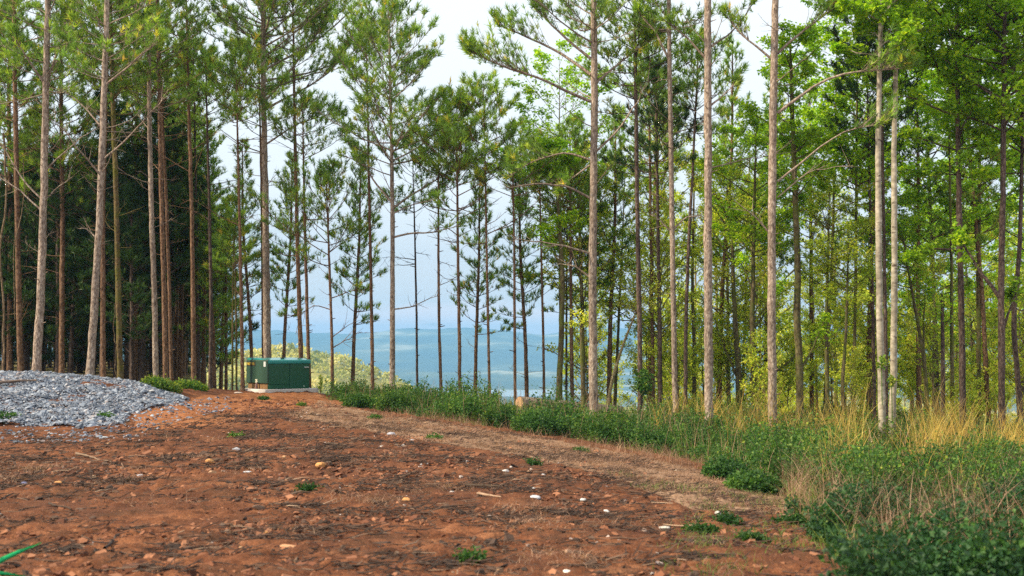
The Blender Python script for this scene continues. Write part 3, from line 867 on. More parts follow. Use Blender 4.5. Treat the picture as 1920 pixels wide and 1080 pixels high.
# --- centre
pine('thickest pine of the crest, standing right behind the green cabinet', [(504, 735), (501, 640), (498, 400), (494, 150), (493, 0)], 37.5, 21, -230, 190, 420, 150, 'pine_grey', group=GC, dd=1.6, dens=1.1, lop=(0, .2),
     limbs=[dict(p=[(497, 190), (540, 140), (600, 70), (625, 20)], r=.045, dy=-.6), dict(p=[(498, 205), (560, 170), (620, 130), (650, 80)], r=.045, dy=.5), dict(p=[(500, 270), (560, 230), (640, 210)], r=.035, dy=-.5)])
pine('slender brown pine overlapping the left side of the thickest pine', [(496, 735), (493, 600), (491, 400), (488, 250)], 40, 9, 60, 260, 520, 90, 'pine_brown', group=GC)
pine('brown pine rising above the right half of the green cabinet', [(566, 735), (563, 640), (556, 400), (552, 200)], 38, 13, -20, 120, 440, 110, 'pine_brown', group=GC, dd=1.2,
     limbs=[dict(p=[(558, 480), (540, 478), (515, 470)], r=.02, dens=2), dict(p=[(556, 590), (540, 592), (520, 598)], r=.015, dens=1)])
pine('slim reddish pine touching the right end of the green cabinet', [(581, 734), (577, 620), (573, 480), (570, 350)], 36.2, 10, 200, 300, 560, 80, 'pine_brown', group=GC)
pine('short rounded pine with bare drooping lower limbs right of the cabinet', [(624, 738), (622, 620), (617, 480), (614, 400)], 35.6, 9, 325, 500, 560, 110, 'pine_brown', group=GC, dd=2.2, dens=1.15, ts=.17, whorl=.36,
     limbs=[dict(p=[(620, 655), (650, 635), (680, 622)], live=0, r=.02), dict(p=[(620, 635), (650, 610), (675, 590)], live=0, r=.018), dict(p=[(618, 580), (590, 570), (565, 585), (560, 620)], live=0, r=.018), dict(p=[(619, 560), (660, 545), (690, 545)], r=.02, dens=1)])
pine('slim pine with bare upswept lower limbs, left of the cone-topped pine', [(699, 735), (697, 600), (693, 400), (690, 250)], 35.2, 10, 50, 190, 440, 95, 'pine_brown', group=GC, dd=1.6)
pine('open cone-topped pine outlined whole against the white sky', [(735, 735), (736, 640), (736, 400), (733, 200), (730, 60)], 34.2, 15, 8, 330, 520, 125, 'pine_grey', group=GC, dens=.95, whorl=.40, ts=.20, dd=.9,
     limbs=[dict(p=[(738, 445), (770, 437), (820, 437), (870, 428)], r=.035, dy=-.7, dens=1), dict(p=[(737, 580), (770, 578), (830, 562)], live=0, r=.025), dict(p=[(736, 275), (780, 235), (830, 180)], r=.04, dy=-.4), dict(p=[(737, 390), (790, 350), (860, 300)], r=.04, dy=.5), dict(p=[(735, 380), (700, 340), (650, 275)], r=.04, dy=.3)])
pine('thin pine just right of the cone-topped pine', [(783, 735), (781, 600), (778, 440), (776, 380)], 36, 7, 260, 400, 560, 70, 'pine_dark', group=GC, dd=1.3)
pine('slightly bowed slim pine, second trunk right of the cone-topped pine', [(828, 735), (823, 600), (822, 440), (822, 350)], 34.6, 9, 230, 360, 540, 85, 'pine_brown', group=GC, dd=1.1)
pine('pine with fan of bare slanting twigs in front of the blue ridge', [(863, 738), (861, 600), (858, 440), (857, 300)], 34, 10, 190, 400, 560, 95, 'pine_brown', group=GC, dd=3.0, dens=1.15)
pine('tall slim pine with a narrow spiky top over the valley view', [(919, 742), (915, 600), (912, 440), (908, 250)], 33.6, 8, 150, 330, 560, 80, 'pine_brown', group=GC, dd=1.2)
pine('slim brown pine rising beside the cut end of the fallen log', [(966, 755), (965, 600), (964, 440), (962, 350)], 33.4, 9, 260, 370, 520, 80, 'pine_brown', group=GC)
pine('thin pine standing behind the fallen log', [(1021, 752), (1018, 600), (1014, 440), (1012, 330)], 36, 8, 280, 390, 540, 75, 'pine_brown', group=GC)
decid('brown curving broadleaf trunk with mossy foot behind the fallen log', [(1046, 762), (1052, 640), (1056, 520), (1050, 440)], 34, 16, 260, 480, 70, 'hard_moss', 'leaf', n1=16, taper=.5, leaf=.10, limbs=[dict(p=[(1055, 500), (1035, 470), (1020, 440)], r=.05)])
pine('thin dark pine, left one of the pair behind the fallen log', [(1062, 758), (1062, 600), (1063, 450)], 38, 7, 300, 430, 560, 60, 'pine_dark', group=GC)
pine('brown pine, right one of the pair behind the fallen log', [(1073, 762), (1071, 600), (1070, 480)], 36, 11, 240, 420, 560, 80, 'pine_brown', group=GC)
pine('big pine with long needled limbs reaching left over the sky gap', [(1114, 772), (1111, 600), (1112, 400), (1115, 150), (1113, 0)], 30.5, 23, -500, 120, 420, 150, 'pine_grey', group=GR, dens=1.0, dd=.7, lop=(PI, .3), taper=.35,
     limbs=[dict(p=[(1108, 190), (1060, 170), (1000, 140), (940, 125), (866, 88)], r=.05, dy=-1.0, dens=3, **{'from': .3}), dict(p=[(1108, 140), (1060, 105), (1000, 75), (930, 50)], r=.05, dy=.8, dens=2), dict(p=[(1108, 110), (1060, 70), (1010, 20), (985, -20)], r=.045, dy=-.3, dens=2),
            dict(p=[(1108, 300), (1060, 285), (1010, 300), (960, 330)], r=.035, dy=.6, dens=2), dict(p=[(1108, 372), (1060, 345), (1000, 342), (950, 350)], live=0, r=.04, dy=-.5), dict(p=[(1106, 520), (1075, 495), (1040, 485)], live=0, r=.028), dict(p=[(1106, 475), (1060, 460), (960, 447)], live=0, r=.035, dy=-.6),
            dict(p=[(1117, 285), (1160, 245), (1210, 170)], live=0, r=.035), dict(p=[(1117, 155), (1170, 110), (1230, 60)], r=.04, dy=.6), dict(p=[(1105, 310), (1080, 330), (1050, 360)], r=.03, dens=2)])
decid('broken mossy stub of a tree leaning close to the big pine', [(1096, 765), (1092, 690), (1090, 610)], 32, 13, 590, 620, 25, 'hard_moss', 'leaf_spring', n1=5, taper=.25, leaf=.07, nleaf=4)
pine('dark brown pine with a green ivy clump on its foot', [(1201, 775), (1199, 600), (1195, 400), (1192, 150), (1190, 0)], 31.5, 14, -250, 210, 480, 115, 'pine_dark', group=GR, dens=1.15, dd=.8)
pine('slim brown pine behind the ivy-footed pine', [(1226, 778), (1223, 600), (1220, 420)], 36, 10, 40, 330, 500, 90, 'pine_brown', group=GR)
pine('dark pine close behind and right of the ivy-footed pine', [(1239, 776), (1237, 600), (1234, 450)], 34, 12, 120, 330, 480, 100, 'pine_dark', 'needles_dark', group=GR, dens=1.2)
pine('purplish grey pine, first of the three bright trunks at right', [(1267, 785), (1263, 600), (1260, 400), (1255, 100), (1254, 0)], 30, 15, -430, 60, 420, 120, 'pine_grey', group=GR, dd=.9, taper=.35,
     limbs=[dict(p=[(1263, 440), (1245, 420), (1225, 405)], live=0, r=.03), dict(p=[(1258, 120), (1230, 60), (1190, 10)], r=.04, dens=2), dict(p=[(1262, 430), (1290, 405), (1320, 400)], live=0, r=.03)])
pine('dark slightly crooked pine between the two brightest right-hand trunks', [(1285, 785), (1286, 600), (1292, 440), (1300, 300)], 33.5, 11, 60, 250, 500, 95, 'pine_dark', group=GR)
decid('pale brown thin broadleaf trunk just left of the nearest straight pine', [(1301, 785), (1302, 640), (1298, 560), (1300, 440)], 37, 11, 260, 520, 80, 'hard_moss', 'leaf_spring', n1=20, leaf=.08)
pine('thick straight grey pine with a small scar low on its trunk', [(1329, 790), (1328, 600), (1328, 400), (1327, 150), (1327, 0)], 28.5, 23, -620, -60, 330, 120, 'pine_grey', group=GR, dd=.8, taper=.3,
     limbs=[dict(p=[(1330, 90), (1370, 60), (1420, 10)], r=.03, dy=.4, dens=1), dict(p=[(1330, 200), (1365, 170), (1380, 160)], r=.03, dens=2, **{'from': .6}), dict(p=[(1324, 110), (1290, 70), (1240, 30)], r=.035, dens=2), dict(p=[(1330, 315), (1400, 300), (1480, 300)], live=0, r=.02, dy=.5)])
pine('thick grey pine with long arching limbs reaching right', [(1448, 800), (1447, 600), (1447, 400), (1450, 200), (1454, 0)], 28.3, 23, -620, -80, 330, 120, 'pine_grey', group=GR, dd=.8, taper=.3,
     limbs=[dict(p=[(1458, 212), (1500, 180), (1550, 145), (1620, 127), (1690, 130)], r=.045, dy=-.5, dens=2, **{'from': .55}), dict(p=[(1458, 340), (1520, 290), (1580, 240), (1660, 220)], r=.028, dy=-.6, dens=1, **{'from': .6}), dict(p=[(1458, 100), (1510, 50), (1580, 0)], r=.04, dens=2, dy=.4),
            dict(p=[(1446, 440), (1420, 410), (1385, 385)], live=0, r=.03), dict(p=[(1458, 370), (1520, 320), (1600, 300)], live=0, r=.02), dict(p=[(1446, 110), (1400, 70), (1350, 20)], r=.035, dens=2)])
# --- right group
decid('crooked mossy broadleaf trunk right of the arching-limbed pine', [(1499, 795), (1500, 680), (1493, 600), (1497, 520), (1492, 400)], 33, 19, 60, 400, 120, 'hard_moss', 'leaf', n1=30, leaf=.11, taper=.4, limbs=[dict(p=[(1503, 690), (1530, 650), (1560, 600)], r=.04), dict(p=[(1497, 500), (1470, 520), (1440, 550)], r=.035)])
decid('gnarled mossy tree with a low fork left of the arching-limbed pine', [(1386, 795), (1385, 680), (1378, 600), (1374, 500)], 36, 17, 330, 560, 110, 'hard_moss', 'leaf_spring', n1=26, leaf=.07, bare=.4, limbs=[dict(p=[(1387, 720), (1360, 650), (1345, 600)], r=.05), dict(p=[(1392, 750), (1430, 710), (1480, 670), (1500, 650)], r=.07)])
decid('dark scarred mossy trunk touching the left side of the arching-limbed pine', [(1416, 795), (1412, 700), (1410, 600), (1412, 520)], 34.5, 15, 220, 480, 120, 'hard_moss', 'leaf', n1=26, leaf=.10, limbs=[dict(p=[(1420, 560), (1400, 520), (1385, 490)], r=.04)])
decid('dark broadleaf tree with knobbly bark in the golden grass', [(1552, 805), (1551, 700), (1549, 600), (1552, 500)], 33.5, 12, 330, 560, 100, 'hard_moss', 'leaf_spring', n1=26, leaf=.075, bare=.4)
decid('bent blackish small tree rising from the golden grass', [(1587, 800), (1578, 720), (1585, 650), (1588, 560)], 32.5, 11, 420, 600, 85, 'hard_moss', 'leaf_spring', n1=22, leaf=.075, bare=.4)
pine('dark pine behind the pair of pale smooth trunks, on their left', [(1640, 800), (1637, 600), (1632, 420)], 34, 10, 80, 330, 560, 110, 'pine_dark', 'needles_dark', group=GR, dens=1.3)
decid('pale smooth-barked tree, left one of the pale pair', [(1655, 835), (1652, 700), (1648, 500), (1646, 300), (1650, 100), (1652, 0)], 28, 18, -300, 130, 125, 'pale', 'leaf', n1=54, leaf=.135, taper=.45, name='pale_barked_tree', cat='leafy tree', m2=9)
decid('pale smooth-barked tree with dark marks, right one of the pale pair', [(1671, 822), (1676, 700), (1677, 500), (1676, 300), (1680, 100), (1682, 0)], 28.6, 17, -280, 90, 130, 'pale', 'leaf', n1=56, leaf=.135, taper=.45, name='pale_barked_tree', m2=9)
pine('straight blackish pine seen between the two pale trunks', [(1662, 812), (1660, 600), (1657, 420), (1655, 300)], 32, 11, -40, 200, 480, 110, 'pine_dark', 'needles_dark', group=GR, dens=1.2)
decid('slender leaning forked tree right of the pale pair', [(1741, 815), (1737, 720), (1728, 640), (1712, 560)], 34.5, 11, 380, 560, 90, 'hard_moss', 'leaf', n1=20, leaf=.09, limbs=[dict(p=[(1735, 700), (1730, 620), (1728, 540)], r=.04)])
decid('broken-topped dead trunk with orange rot low down', [(1768, 815), (1768, 700), (1767, 600), (1766, 560)], 33, 12, 545, 640, 22, 'pine_dark', 'leaf', n1=3, taper=.2, leaf=.08, nleaf=2, name='dead_snag', cat='dead tree')
decid('thin lichen-grey tree just right of the broken-topped trunk', [(1786, 815), (1785, 700), (1784, 500), (1782, 400)], 35, 10, 130, 440, 100, 'hard_moss', 'leaf', n1=26, leaf=.10)
decid('stout black-brown tree right of the broken-topped trunk', [(1805, 815), (1804, 640), (1800, 480), (1797, 300), (1795, 100)], 30.5, 16, -200, 340, 165, 'pine_dark', 'leaf', n1=52, leaf=.13, taper=.4, m2=10, limbs=[dict(p=[(1800, 470), (1750, 465), (1710, 475)], r=.04)])
decid('dark forked tree with a big left limb, second from the right edge', [(1878, 830), (1878, 700), (1877, 540), (1880, 400), (1882, 200)], 29.5, 17, -200, 300, 170, 'pine_dark', 'leaf', n1=52, leaf=.13, taper=.4, m2=10, limbs=[dict(p=[(1876, 560), (1850, 525), (1825, 490), (1800, 440)], r=.06), dict(p=[(1880, 620), (1900, 560), (1912, 520)], r=.04)])
decid('dark curving trunk at the right edge of the woods', [(1916, 830), (1908, 700), (1898, 600), (1912, 480), (1916, 300)], 31, 14, -100, 330, 150, 'pine_dark', 'leaf', n1=54, leaf=.13, m2=10)
# leafy crowns between the pines
decid('yellow-green broadleaf tree filling the gap left of the big reaching pine', [(1052, 780), (1050, 500), (1049, 250)], 40, 9, 90, 560, 150, 'pale', 'leaf', n1=46, leaf=.12, nleaf=7)
decid('light green tree crown low behind the ivy-footed pine', [(1150, 790), (1160, 600), (1165, 500)], 40, 9, 300, 600, 105, 'hard_moss', 'leaf_spring', n1=34, leaf=.10, bare=.3)
decid('leaning bare-limbed pale tree right of the big reaching pine', [(1132, 775), (1150, 700), (1178, 620), (1200, 570)], 34, 10, 520, 600, 60, 'sapling', 'leaf_spring', n1=18, leaf=.06, bare=.7)
decid('bright green tree behind the thick scarred pine', [(1390, 800), (1400, 500), (1405, 300)], 42, 9, 250, 520, 120, 'hard_moss', 'leaf', n1=40, leaf=.12)
decid('bright green spreading tree above the crooked mossy trunk', [(1545, 805), (1560, 500), (1565, 300)], 38, 10, 60, 440, 150, 'hard_moss', 'leaf', n1=46, leaf=.125, m2=9)
decid('leafy tree whose low green boughs spread left of the pale pair', [(1600, 806), (1604, 560), (1606, 300)], 35, 9, -140, 400, 165, 'hard_moss', 'leaf', n1=46, leaf=.13, m2=9)
decid('tall leafy tree behind the stout black-brown tree', [(1835, 812), (1835, 500), (1838, 200)], 38, 12, -120, 420, 170, 'hard_moss', 'leaf', n1=50, leaf=.135, m2=9)

# --- woods behind: a few built trees of each kind, copied with their parts
def variant(kind, seed, **k):
    rng = np.random.default_rng(seed)
    H = k.pop('H'); lean = rng.normal(size=2) * .25
    path = np.array([[0, 0, -.1], [lean[0] * .3, lean[1] * .3, H * .35], [lean[0], lean[1], H * .7], [lean[0] * 1.1, lean[1] * 1.1, H]])
    return (path,) + (pine_parts(seed, path, **k) if kind == 'pine' else decid_parts(seed, path, **k))

def scatter_copies(protos, spots, rng, smin=.85, smax=1.15):
    used = [False] * len(protos)
    for (px, D, i, sc_) in spots:
        if used[i]: o = copy_tree(protos[i])
        else: o = protos[i]; used[i] = True
        x = (px - 960) / F * D
        o.location = (x, D, gz(x, D) - 0.05)
        o.rotation_euler = (0, 0, rng.uniform(0, 2 * PI))
        o.scale = (sc_, sc_, sc_ * rng.uniform(.93, 1.07))

rngT = np.random.default_rng(11)
dark = []
for k in range(5):
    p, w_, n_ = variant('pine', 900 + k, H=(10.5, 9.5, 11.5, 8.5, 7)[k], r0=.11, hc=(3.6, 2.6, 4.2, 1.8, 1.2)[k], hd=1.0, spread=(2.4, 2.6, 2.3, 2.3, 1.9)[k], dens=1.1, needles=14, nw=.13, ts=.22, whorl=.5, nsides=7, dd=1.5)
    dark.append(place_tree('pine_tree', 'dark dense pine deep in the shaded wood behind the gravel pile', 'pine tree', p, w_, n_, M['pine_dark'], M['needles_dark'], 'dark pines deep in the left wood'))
spots = []
for r, (D, n) in enumerate(((39.5, 12), (43, 13), (47, 14), (52, 15), (58, 16), (66, 17), (76, 17), (88, 18))):
    x1 = 395 if D < 60 else 385
    for j in range(n):
        px = -150 + (x1 + 150) * (j + rngT.uniform(.1, .9)) / n
        if D < 45 and px > 330: continue
        big = px < 270
        spots.append((px, D + rngT.uniform(-1.5, 1.5), int(rngT.integers(0, 5)), rngT.uniform(.7, .95) if D < 50 else rngT.uniform(.85, 1.2)))
scatter_copies(dark, spots, rngT)

mid = []
for k in range(3):
    p, w_, n_ = variant('pine', 950 + k, H=(13, 11, 8.5)[k], r0=.09, hc=(5.5, 4.5, 2.6)[k], hd=1.5, spread=(1.7, 1.6, 1.4)[k], dens=1.0, needles=15, nw=.11, ts=.2, nsides=7, dd=1.3)
    mid.append(place_tree('pine_tree', 'slim pine standing back among the other pines behind the clearing edge', 'pine tree', p, w_, n_, M['pine_brown'], M['needles'], 'slim pines in the second row'))
spots = [(330, 44, 0, 1.0), (345, 50, 1, 1.0), (382, 43, 1, .9), (405, 41, 2, .9), (415, 47, 2, 1.0), (426, 43, 2, .8), (478, 41, 0, .85),
         (530, 40, 1, .85), (660, 41, 1, .9), (890, 40, 1, .85), (990, 39, 1, .9), (1095, 38, 1, .9),
         (1140, 38, 1, 1), (1216, 43, 0, 1.05), (1345, 40, 0, 1), (1430, 42, 0, 1.0), (1520, 42, 0, 1), (1625, 38, 1, 1), (1720, 38, 1, 1.05), (1850, 38, 0, 1)]
scatter_copies(mid, spots, rngT)

low = []
for k in range(2):
    p, w_, n_ = variant('pine', 990 + k, H=(5.5, 4.2)[k], r0=.05, hc=.25, hd=.1, spread=(2.0, 1.8)[k], dens=1.2, needles=14, nw=.13, ts=.22, whorl=.4, nsides=6, dd=1)
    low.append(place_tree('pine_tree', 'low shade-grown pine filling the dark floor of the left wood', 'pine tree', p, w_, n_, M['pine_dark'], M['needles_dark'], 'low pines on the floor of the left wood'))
spots = []
for D, n in ((54, 9), (64, 12), (76, 13)):
    for j in range(n):
        spots.append((-140 + 540 * (j + rngT.uniform(.1, .9)) / n, D + rngT.uniform(-3, 3), int(rngT.integers(0, 2)), rngT.uniform(.8, 1.25)))
scatter_copies(low, spots, rngT)

tall = []
for k in range(3):
    p, w_, n_ = variant('pine', 960 + k, H=(17, 15.5, 14)[k], r0=.10, hc=(7.5, 6.0, 5.0)[k], hd=2.0, spread=(2.5, 2.4, 2.3)[k], dens=1.25, needles=16, nw=.10, ts=.21, nsides=7, dd=1.4)
    tall.append(place_tree('pine_tree', 'tall pine with a high green crown in the second row of the left wood', 'pine tree', p, w_, n_, M['pine_brown'], M['needles'], 'tall second-row pines of the left wood'))
spots = [(-60, 38, 0, 1.0), (20, 40, 1, 1.0), (118, 38.5, 1, 1.0), (255, 41, 0, 1), (340, 43, 2, .95)]
scatter_copies(tall, spots, rngT)

spr = []
for k in range(4):
    p, w_, l_ = variant('decid', 970 + k, H=(8, 6.5, 9.5, 5)[k], r0=(.07, .05, .09, .04)[k], hc=(1.6, .8, 2.4, .6)[k], spread=(2.0, 1.7, 2.2, 1.5)[k], leaf=.095, nleaf=4, n1=34, m2=8, m3=4, flat=.4, bare=.15, lift=(35, 60), nsides=6, dome=.5)
    spr.append(place_tree('young_tree', 'slim young tree with yellow-green spring leaves deep in the right-hand wood', 'young tree', p, w_, l_, M['sapling'], M['leaf_spring'], 'spring-leaved young trees in the right wood'))
spots = []
for D, n in ((37, 7), (42, 9), (49, 9), (57, 9)):
    for j in range(n):
        px = 1085 + (1990 - 1085) * (j + rngT.uniform(.05, .95)) / n
        spots.append((px, D + rngT.uniform(-2, 2), int(rngT.integers(0, 4)), rngT.uniform(.75, 1.2)))
scatter_copies(spr, spots, rngT)

shr = []
for k in range(3):
    p, w_, l_ = variant('decid', 930 + k, H=(3.2, 2.4, 3.9)[k], r0=(.03, .025, .035)[k], hc=.12, spread=(1.3, 1.2, 1.5)[k], leaf=.085, nleaf=4, n1=26, m2=7, m3=4, flat=.35, lift=(40, 65), nsides=5, dome=.5)
    shr.append(place_tree('spring_shrub', 'low yellow-green shrub in the thicket under the right-hand wood', 'shrub', p, w_, l_, M['sapling'], M['leaf_spring'], 'spring shrubs in the thicket of the right wood'))
spots = []
for D, n in ((35.5, 5), (40, 9), (46, 11), (54, 12), (62, 10)):
    for j in range(n):
        spots.append((1175 + (1990 - 1175) * (j + rngT.uniform(.05, .95)) / n, D + rngT.uniform(-2, 2), int(rngT.integers(0, 3)), rngT.uniform(.6, 1.15)))
scatter_copies(shr, spots, rngT)

grn = []
for k in range(3):
    p, w_, l_ = variant('decid', 985 + k, H=(13, 11, 15)[k], r0=(.09, .08, .11)[k], hc=(4.0, 3.0, 5)[k], spread=(2.6, 2.3, 2.8)[k], leaf=.13, nleaf=7, n1=40, m2=8, m3=4, flat=.55, lift=(15, 45), nsides=6)
    grn.append(place_tree('leafy_tree', 'full green broadleaf tree standing back in the right-hand wood', 'leafy tree', p, w_, l_, M['pine_dark'], M['leaf'], 'green broadleaf trees in the right wood'))
spots = []
for D, n in ((40, 2), (47, 3), (56, 2)):
    for j in range(n):
        px = 1620 + (2000 - 1620) * (j + rngT.uniform(.05, .95)) / n
        spots.append((px, D + rngT.uniform(-2, 2), int(rngT.integers(0, 3)), rngT.uniform(.85, 1.2)))
scatter_copies(grn, spots, rngT)

# ------------------------------------------------------------------ far wood on the sunlit knoll
def far_wood():
    rng = np.random.default_rng(77)
    mb = MB()
    N = 2600
    x = rng.uniform(-520, 260, N); y = rng.uniform(430, 900, N)
    x2 = rng.uniform(0, 700, 900); y2 = rng.uniform(900, 1500, 900)
    x, y = np.concatenate([x, x2]), np.concatenate([y, y2])
    z = height(x, y)
    sz = rng.uniform(3.0, 6.5, len(x)) * (1 + (y > 900) * .8)
    tone = np.clip(rng.normal(.5, .25, len(x)), 0, 1)
    k = 46
    idx = np.repeat(np.arange(len(x)), k)
    d = nrm(rng.normal(size=(len(idx), 3))); d[:, 2] = np.abs(d[:, 2]) * 1.1 - .25
    c = np.stack([x, y, z + sz * .55], -1)[idx] + d * (sz[idx] * rng.uniform(.6, 1.0, len(idx)))[:, None]
    leaves(mb, c, sz[idx] * .42, rng, .3, np.clip(tone[idx] + rng.normal(size=len(idx)) * .12, 0, 1))
    m = foliage('far_wood_leaves', [(0, (0.16, 0.20, 0.04)), (.5, (.42, .42, .11)), (1, (.62, .55, .22))], .3)
    return tag(mb.obj('far_wood', m), kind='stuff')
far_wood()

# ------------------------------------------------------------------ ground cover helpers
def ground_points(poly, n, rng, box, ymax=1e9, jitter=None):
    """n random points of the ground inside an outline"""
    X, Y = [], []
    tot = 0
    while tot < n:
        x = rng.uniform(box[0], box[1], n * 3); y = rng.uniform(box[2], box[3], n * 3)
        z = height(x, y); px, py = project(x, y, z)
        k = inpoly(px, py, poly) & (y < ymax)
        X.append(x[k]); Y.append(y[k]); tot += k.sum()
        if k.sum() == 0: break
    x, y = np.concatenate(X)[:n], np.concatenate(Y)[:n]
    return x, y, height(x, y)

def blades(mb, x, y, z, h, w, lean, rng, tint, K=4):
    """curved grass blades: flat strips with K rings"""
    n = len(x)
    a = rng.uniform(0, 2 * PI, n); L = lean * rng.uniform(.3, 1.2, n)
    s = np.linspace(0, 1, K)[None]
    hx = (h * L)[:, None] * s ** 2
    P = np.stack([x[:, None] + np.cos(a)[:, None] * hx, y[:, None] + np.sin(a)[:, None] * hx, z[:, None] + h[:, None] * s * (1 - .35 * (L[:, None]) * s)], -1)
    b = rng.uniform(0, PI, n)
    side = np.stack([np.cos(b), np.sin(b), np.zeros(n)], -1)[:, None] * (w[:, None] * (1 - s * .85) / 2)[..., None]
    V = np.stack([P - side, P + side], 2).reshape(n, K * 2, 3)
    i = np.arange(n)[:, None, None] * K * 2 + (np.arange(K - 1) * 2)[None, :, None]
    Q = (i + np.array([0, 1, 3, 2])[None, None]).reshape(-1, 4)
    mb.add(V.reshape(-1, 3), Q, np.repeat(tint, K * 2))

def leafy_stems(mb, x, y, z, h, rng, leaf=.05, per=16, spread=.5, tint=.45):
    """upright arching stems carrying small leaves"""
    n = len(x)
    a = rng.uniform(0, 2 * PI, n); L = spread * rng.uniform(.1, 1, n)
    D = nrm(np.stack([np.cos(a) * L, np.sin(a) * L, np.ones(n)], -1))
    C = curve_batch(np.stack([x, y, z], -1), D, h, 5, -.05, rng, .05)
    tubes(mb, C, np.full((n, 1), .005) * np.linspace(1, .4, 5)[None], 3, .3)
    idx = np.repeat(np.arange(n), per)
    p, d = at_s(C[idx], rng.uniform(.08, 1, len(idx)))
    out = nrm(rng.normal(size=p.shape) * np.array([1, 1, .45]))
    p = p + out * rng.uniform(0, .07, (len(idx), 1))
    t = np.clip(tint + rng.normal(size=len(idx)) * .16 + .35 * (vnoise(p[:, 0] * 2.2 + 50, p[:, 1] * 2.2, 3) - .5) + .25 * (p[:, 2] - z[idx] - .3), 0, 1)
    leaves(mb, p, leaf * rng.uniform(.6, 1.3, len(idx)), rng, .35, t, dirs=out)

def stones(mb, x, y, z, s, rng, flat=.5, tint=None, sink=.25):
    """angular chips: jittered, squashed eight-cornered blocks"""
    n = len(x)
    c = np.array([[-1, -1, -1], [1, -1, -1], [1, 1, -1], [-1, 1, -1], [-1, -1, 1], [1, -1, 1], [1, 1, 1], [-1, 1, 1]], float) * .5
    V = c[None] + rng.normal(size=(n, 8, 3)) * .13
    V[:, 4:, :2] *= rng.uniform(.45, .9, (n, 1, 1))
    ax = np.stack([rng.uniform(.7, 1.3, n), rng.uniform(.6, 1.1, n), rng.uniform(.45, 1.1, n) * flat], -1)
    V = V * ax[:, None] * s[:, None, None]
    q = nrm(np.stack([rng.normal(size=n) * .35, rng.normal(size=n) * .35, np.ones(n)], -1))
    Mx = frames(q, rng)
    V = np.einsum('nij,nkj->nki', Mx, V) + np.stack([x, y, z + s * flat * (.5 - sink)], -1)[:, None]
    Fc = np.array([[0, 3, 2, 1], [4, 5, 6, 7], [0, 1, 5, 4], [1, 2, 6, 5], [2, 3, 7, 6], [3, 0, 4, 7]])
    Q = (np.arange(n)[:, None, None] * 8 + Fc[None]).reshape(-1, 4)
    if tint is None: tint = rng.uniform(0, 1, n)
    mb.add(V.reshape(-1, 3), Q, np.repeat(tint, 8))

# ------------------------------------------------------------------ gravel pile
M['gravel'] = tinted('grey_slate_gravel', [(0, (0.077, 0.090, 0.119)), (.3, (0.146, 0.172, 0.220)), (.65, (0.224, 0.258, 0.326)), (.86, (0.327, 0.361, 0.422)), (.93, (0.232, 0.181, 0.176)), (1, (0.430, 0.439, 0.466))], .8, .12, 22)
def gravel():
    rng = np.random.default_rng(5); mb = MB()
    x, y, z = ground_points(GRAVEL, 52000, rng, (-20, -5.5, 20, 31), 30.5)
    z = z + .02 + .20 * (fbm(x * 1.7, y * 1.7, 71, 3) - .5)
    px, py = project(x, y, z)
    stones(mb, x, y, z, np.clip(rng.gamma(2.8, .0135, len(x)), .020, .18), rng, .42)
    # loose stones spilling over the earth at the toe of the pile
    toe = [(-100, 795), (240, 785), (262, 762), (350, 752), (440, 742), (430, 768), (330, 792), (250, 825), (100, 832), (-100, 830)]
    x, y, z = ground_points(toe, 1300, rng, (-14, -5, 19, 31))
    stones(mb, x, y, z, np.clip(rng.gamma(3, .014, len(x)), .015, .12), rng, .45)
    return tag(mb.obj('gravel', M['gravel']), kind='stuff')
gravel()

# ------------------------------------------------------------------ undergrowth, grass, litter
def undergrowth():
    rng = np.random.default_rng(6); mb = MB()
    x, y, z = ground_points(BUSH, 15500, rng, (-7, 16, 16, 38), 37)
    a = fbm(x * .9, y * .9, 81, 3)
    k = (a > .36) & (fbm(x * 2.4, y * 2.4, 83, 2) > .34)
    x, y, z, a = x[k], y[k], z[k], a[k]
    h = (.14 + 1.5 * (a - .36)) * rng.uniform(.55, 1.25, len(x)) * 1.3
    ppx, _ = project(x, y, z)
    h *= np.where((y > 28.5) & (ppx > 930) & (ppx < 1210), .3, 1)
    h *= np.where((x > 4) & (y > 24), .72, 1)
    h *= np.where(x > 4, 1.15, np.where(x < -2, .75, 1.0))
    leafy_stems(mb, x, y, z, np.clip(h, .12, 1.25), rng, .055, 20, .55, .38)
    return tag(mb.obj('undergrowth', M['leaf_bush']), kind='stuff')
undergrowth()

def corner_scrub():
    rng = np.random.default_rng(7); mb = MB()
    lower = [(1480, 955), (1560, 985), (1640, 970), (1760, 985), (1960, 960), (1990, 1160), (1560, 1160), (1600, 1060), (1500, 1000)]
    x, y, z = ground_points(lower, 4000, rng, (2.0, 9, 6.5, 18))
    a = fbm(x * 1.4, y * 1.4, 85, 3); k = a > .46
    x, y, z, a = x[k], y[k], z[k], a[k]
    leafy_stems(mb, x, y, z, np.clip((.12 + 2.0 * (a - .46)) * rng.uniform(.5, 1.3, len(x)), .06, .55), rng, .045, 16, .7, .34)
    upper = [(1540, 900), (1980, 850), (1980, 975), (1640, 975), (1500, 940)]
    o = tag(mb.obj('ground_cover', M['leaf_scrub']), kind='stuff'); mb = MB()
    x, y, z = ground_points(upper, 5600, rng, (3.5, 15, 10, 26))
    a = fbm(x * 1.1, y * 1.1, 87, 3); k = (a > .43) & (fbm(x * 2.2, y * 2.2, 88, 2) > .40)
    x, y, z, a = x[k], y[k], z[k], a[k]
    leafy_stems(mb, x, y, z, np.clip((.12 + 2.2 * (a - .43)) * rng.uniform(.6, 1.3, len(x)), .1, .8), rng, .05, 16, .5, .38)
    return tag(mb.obj('mixed_brush', M['leaf_bush']), kind='stuff')
corner_scrub()

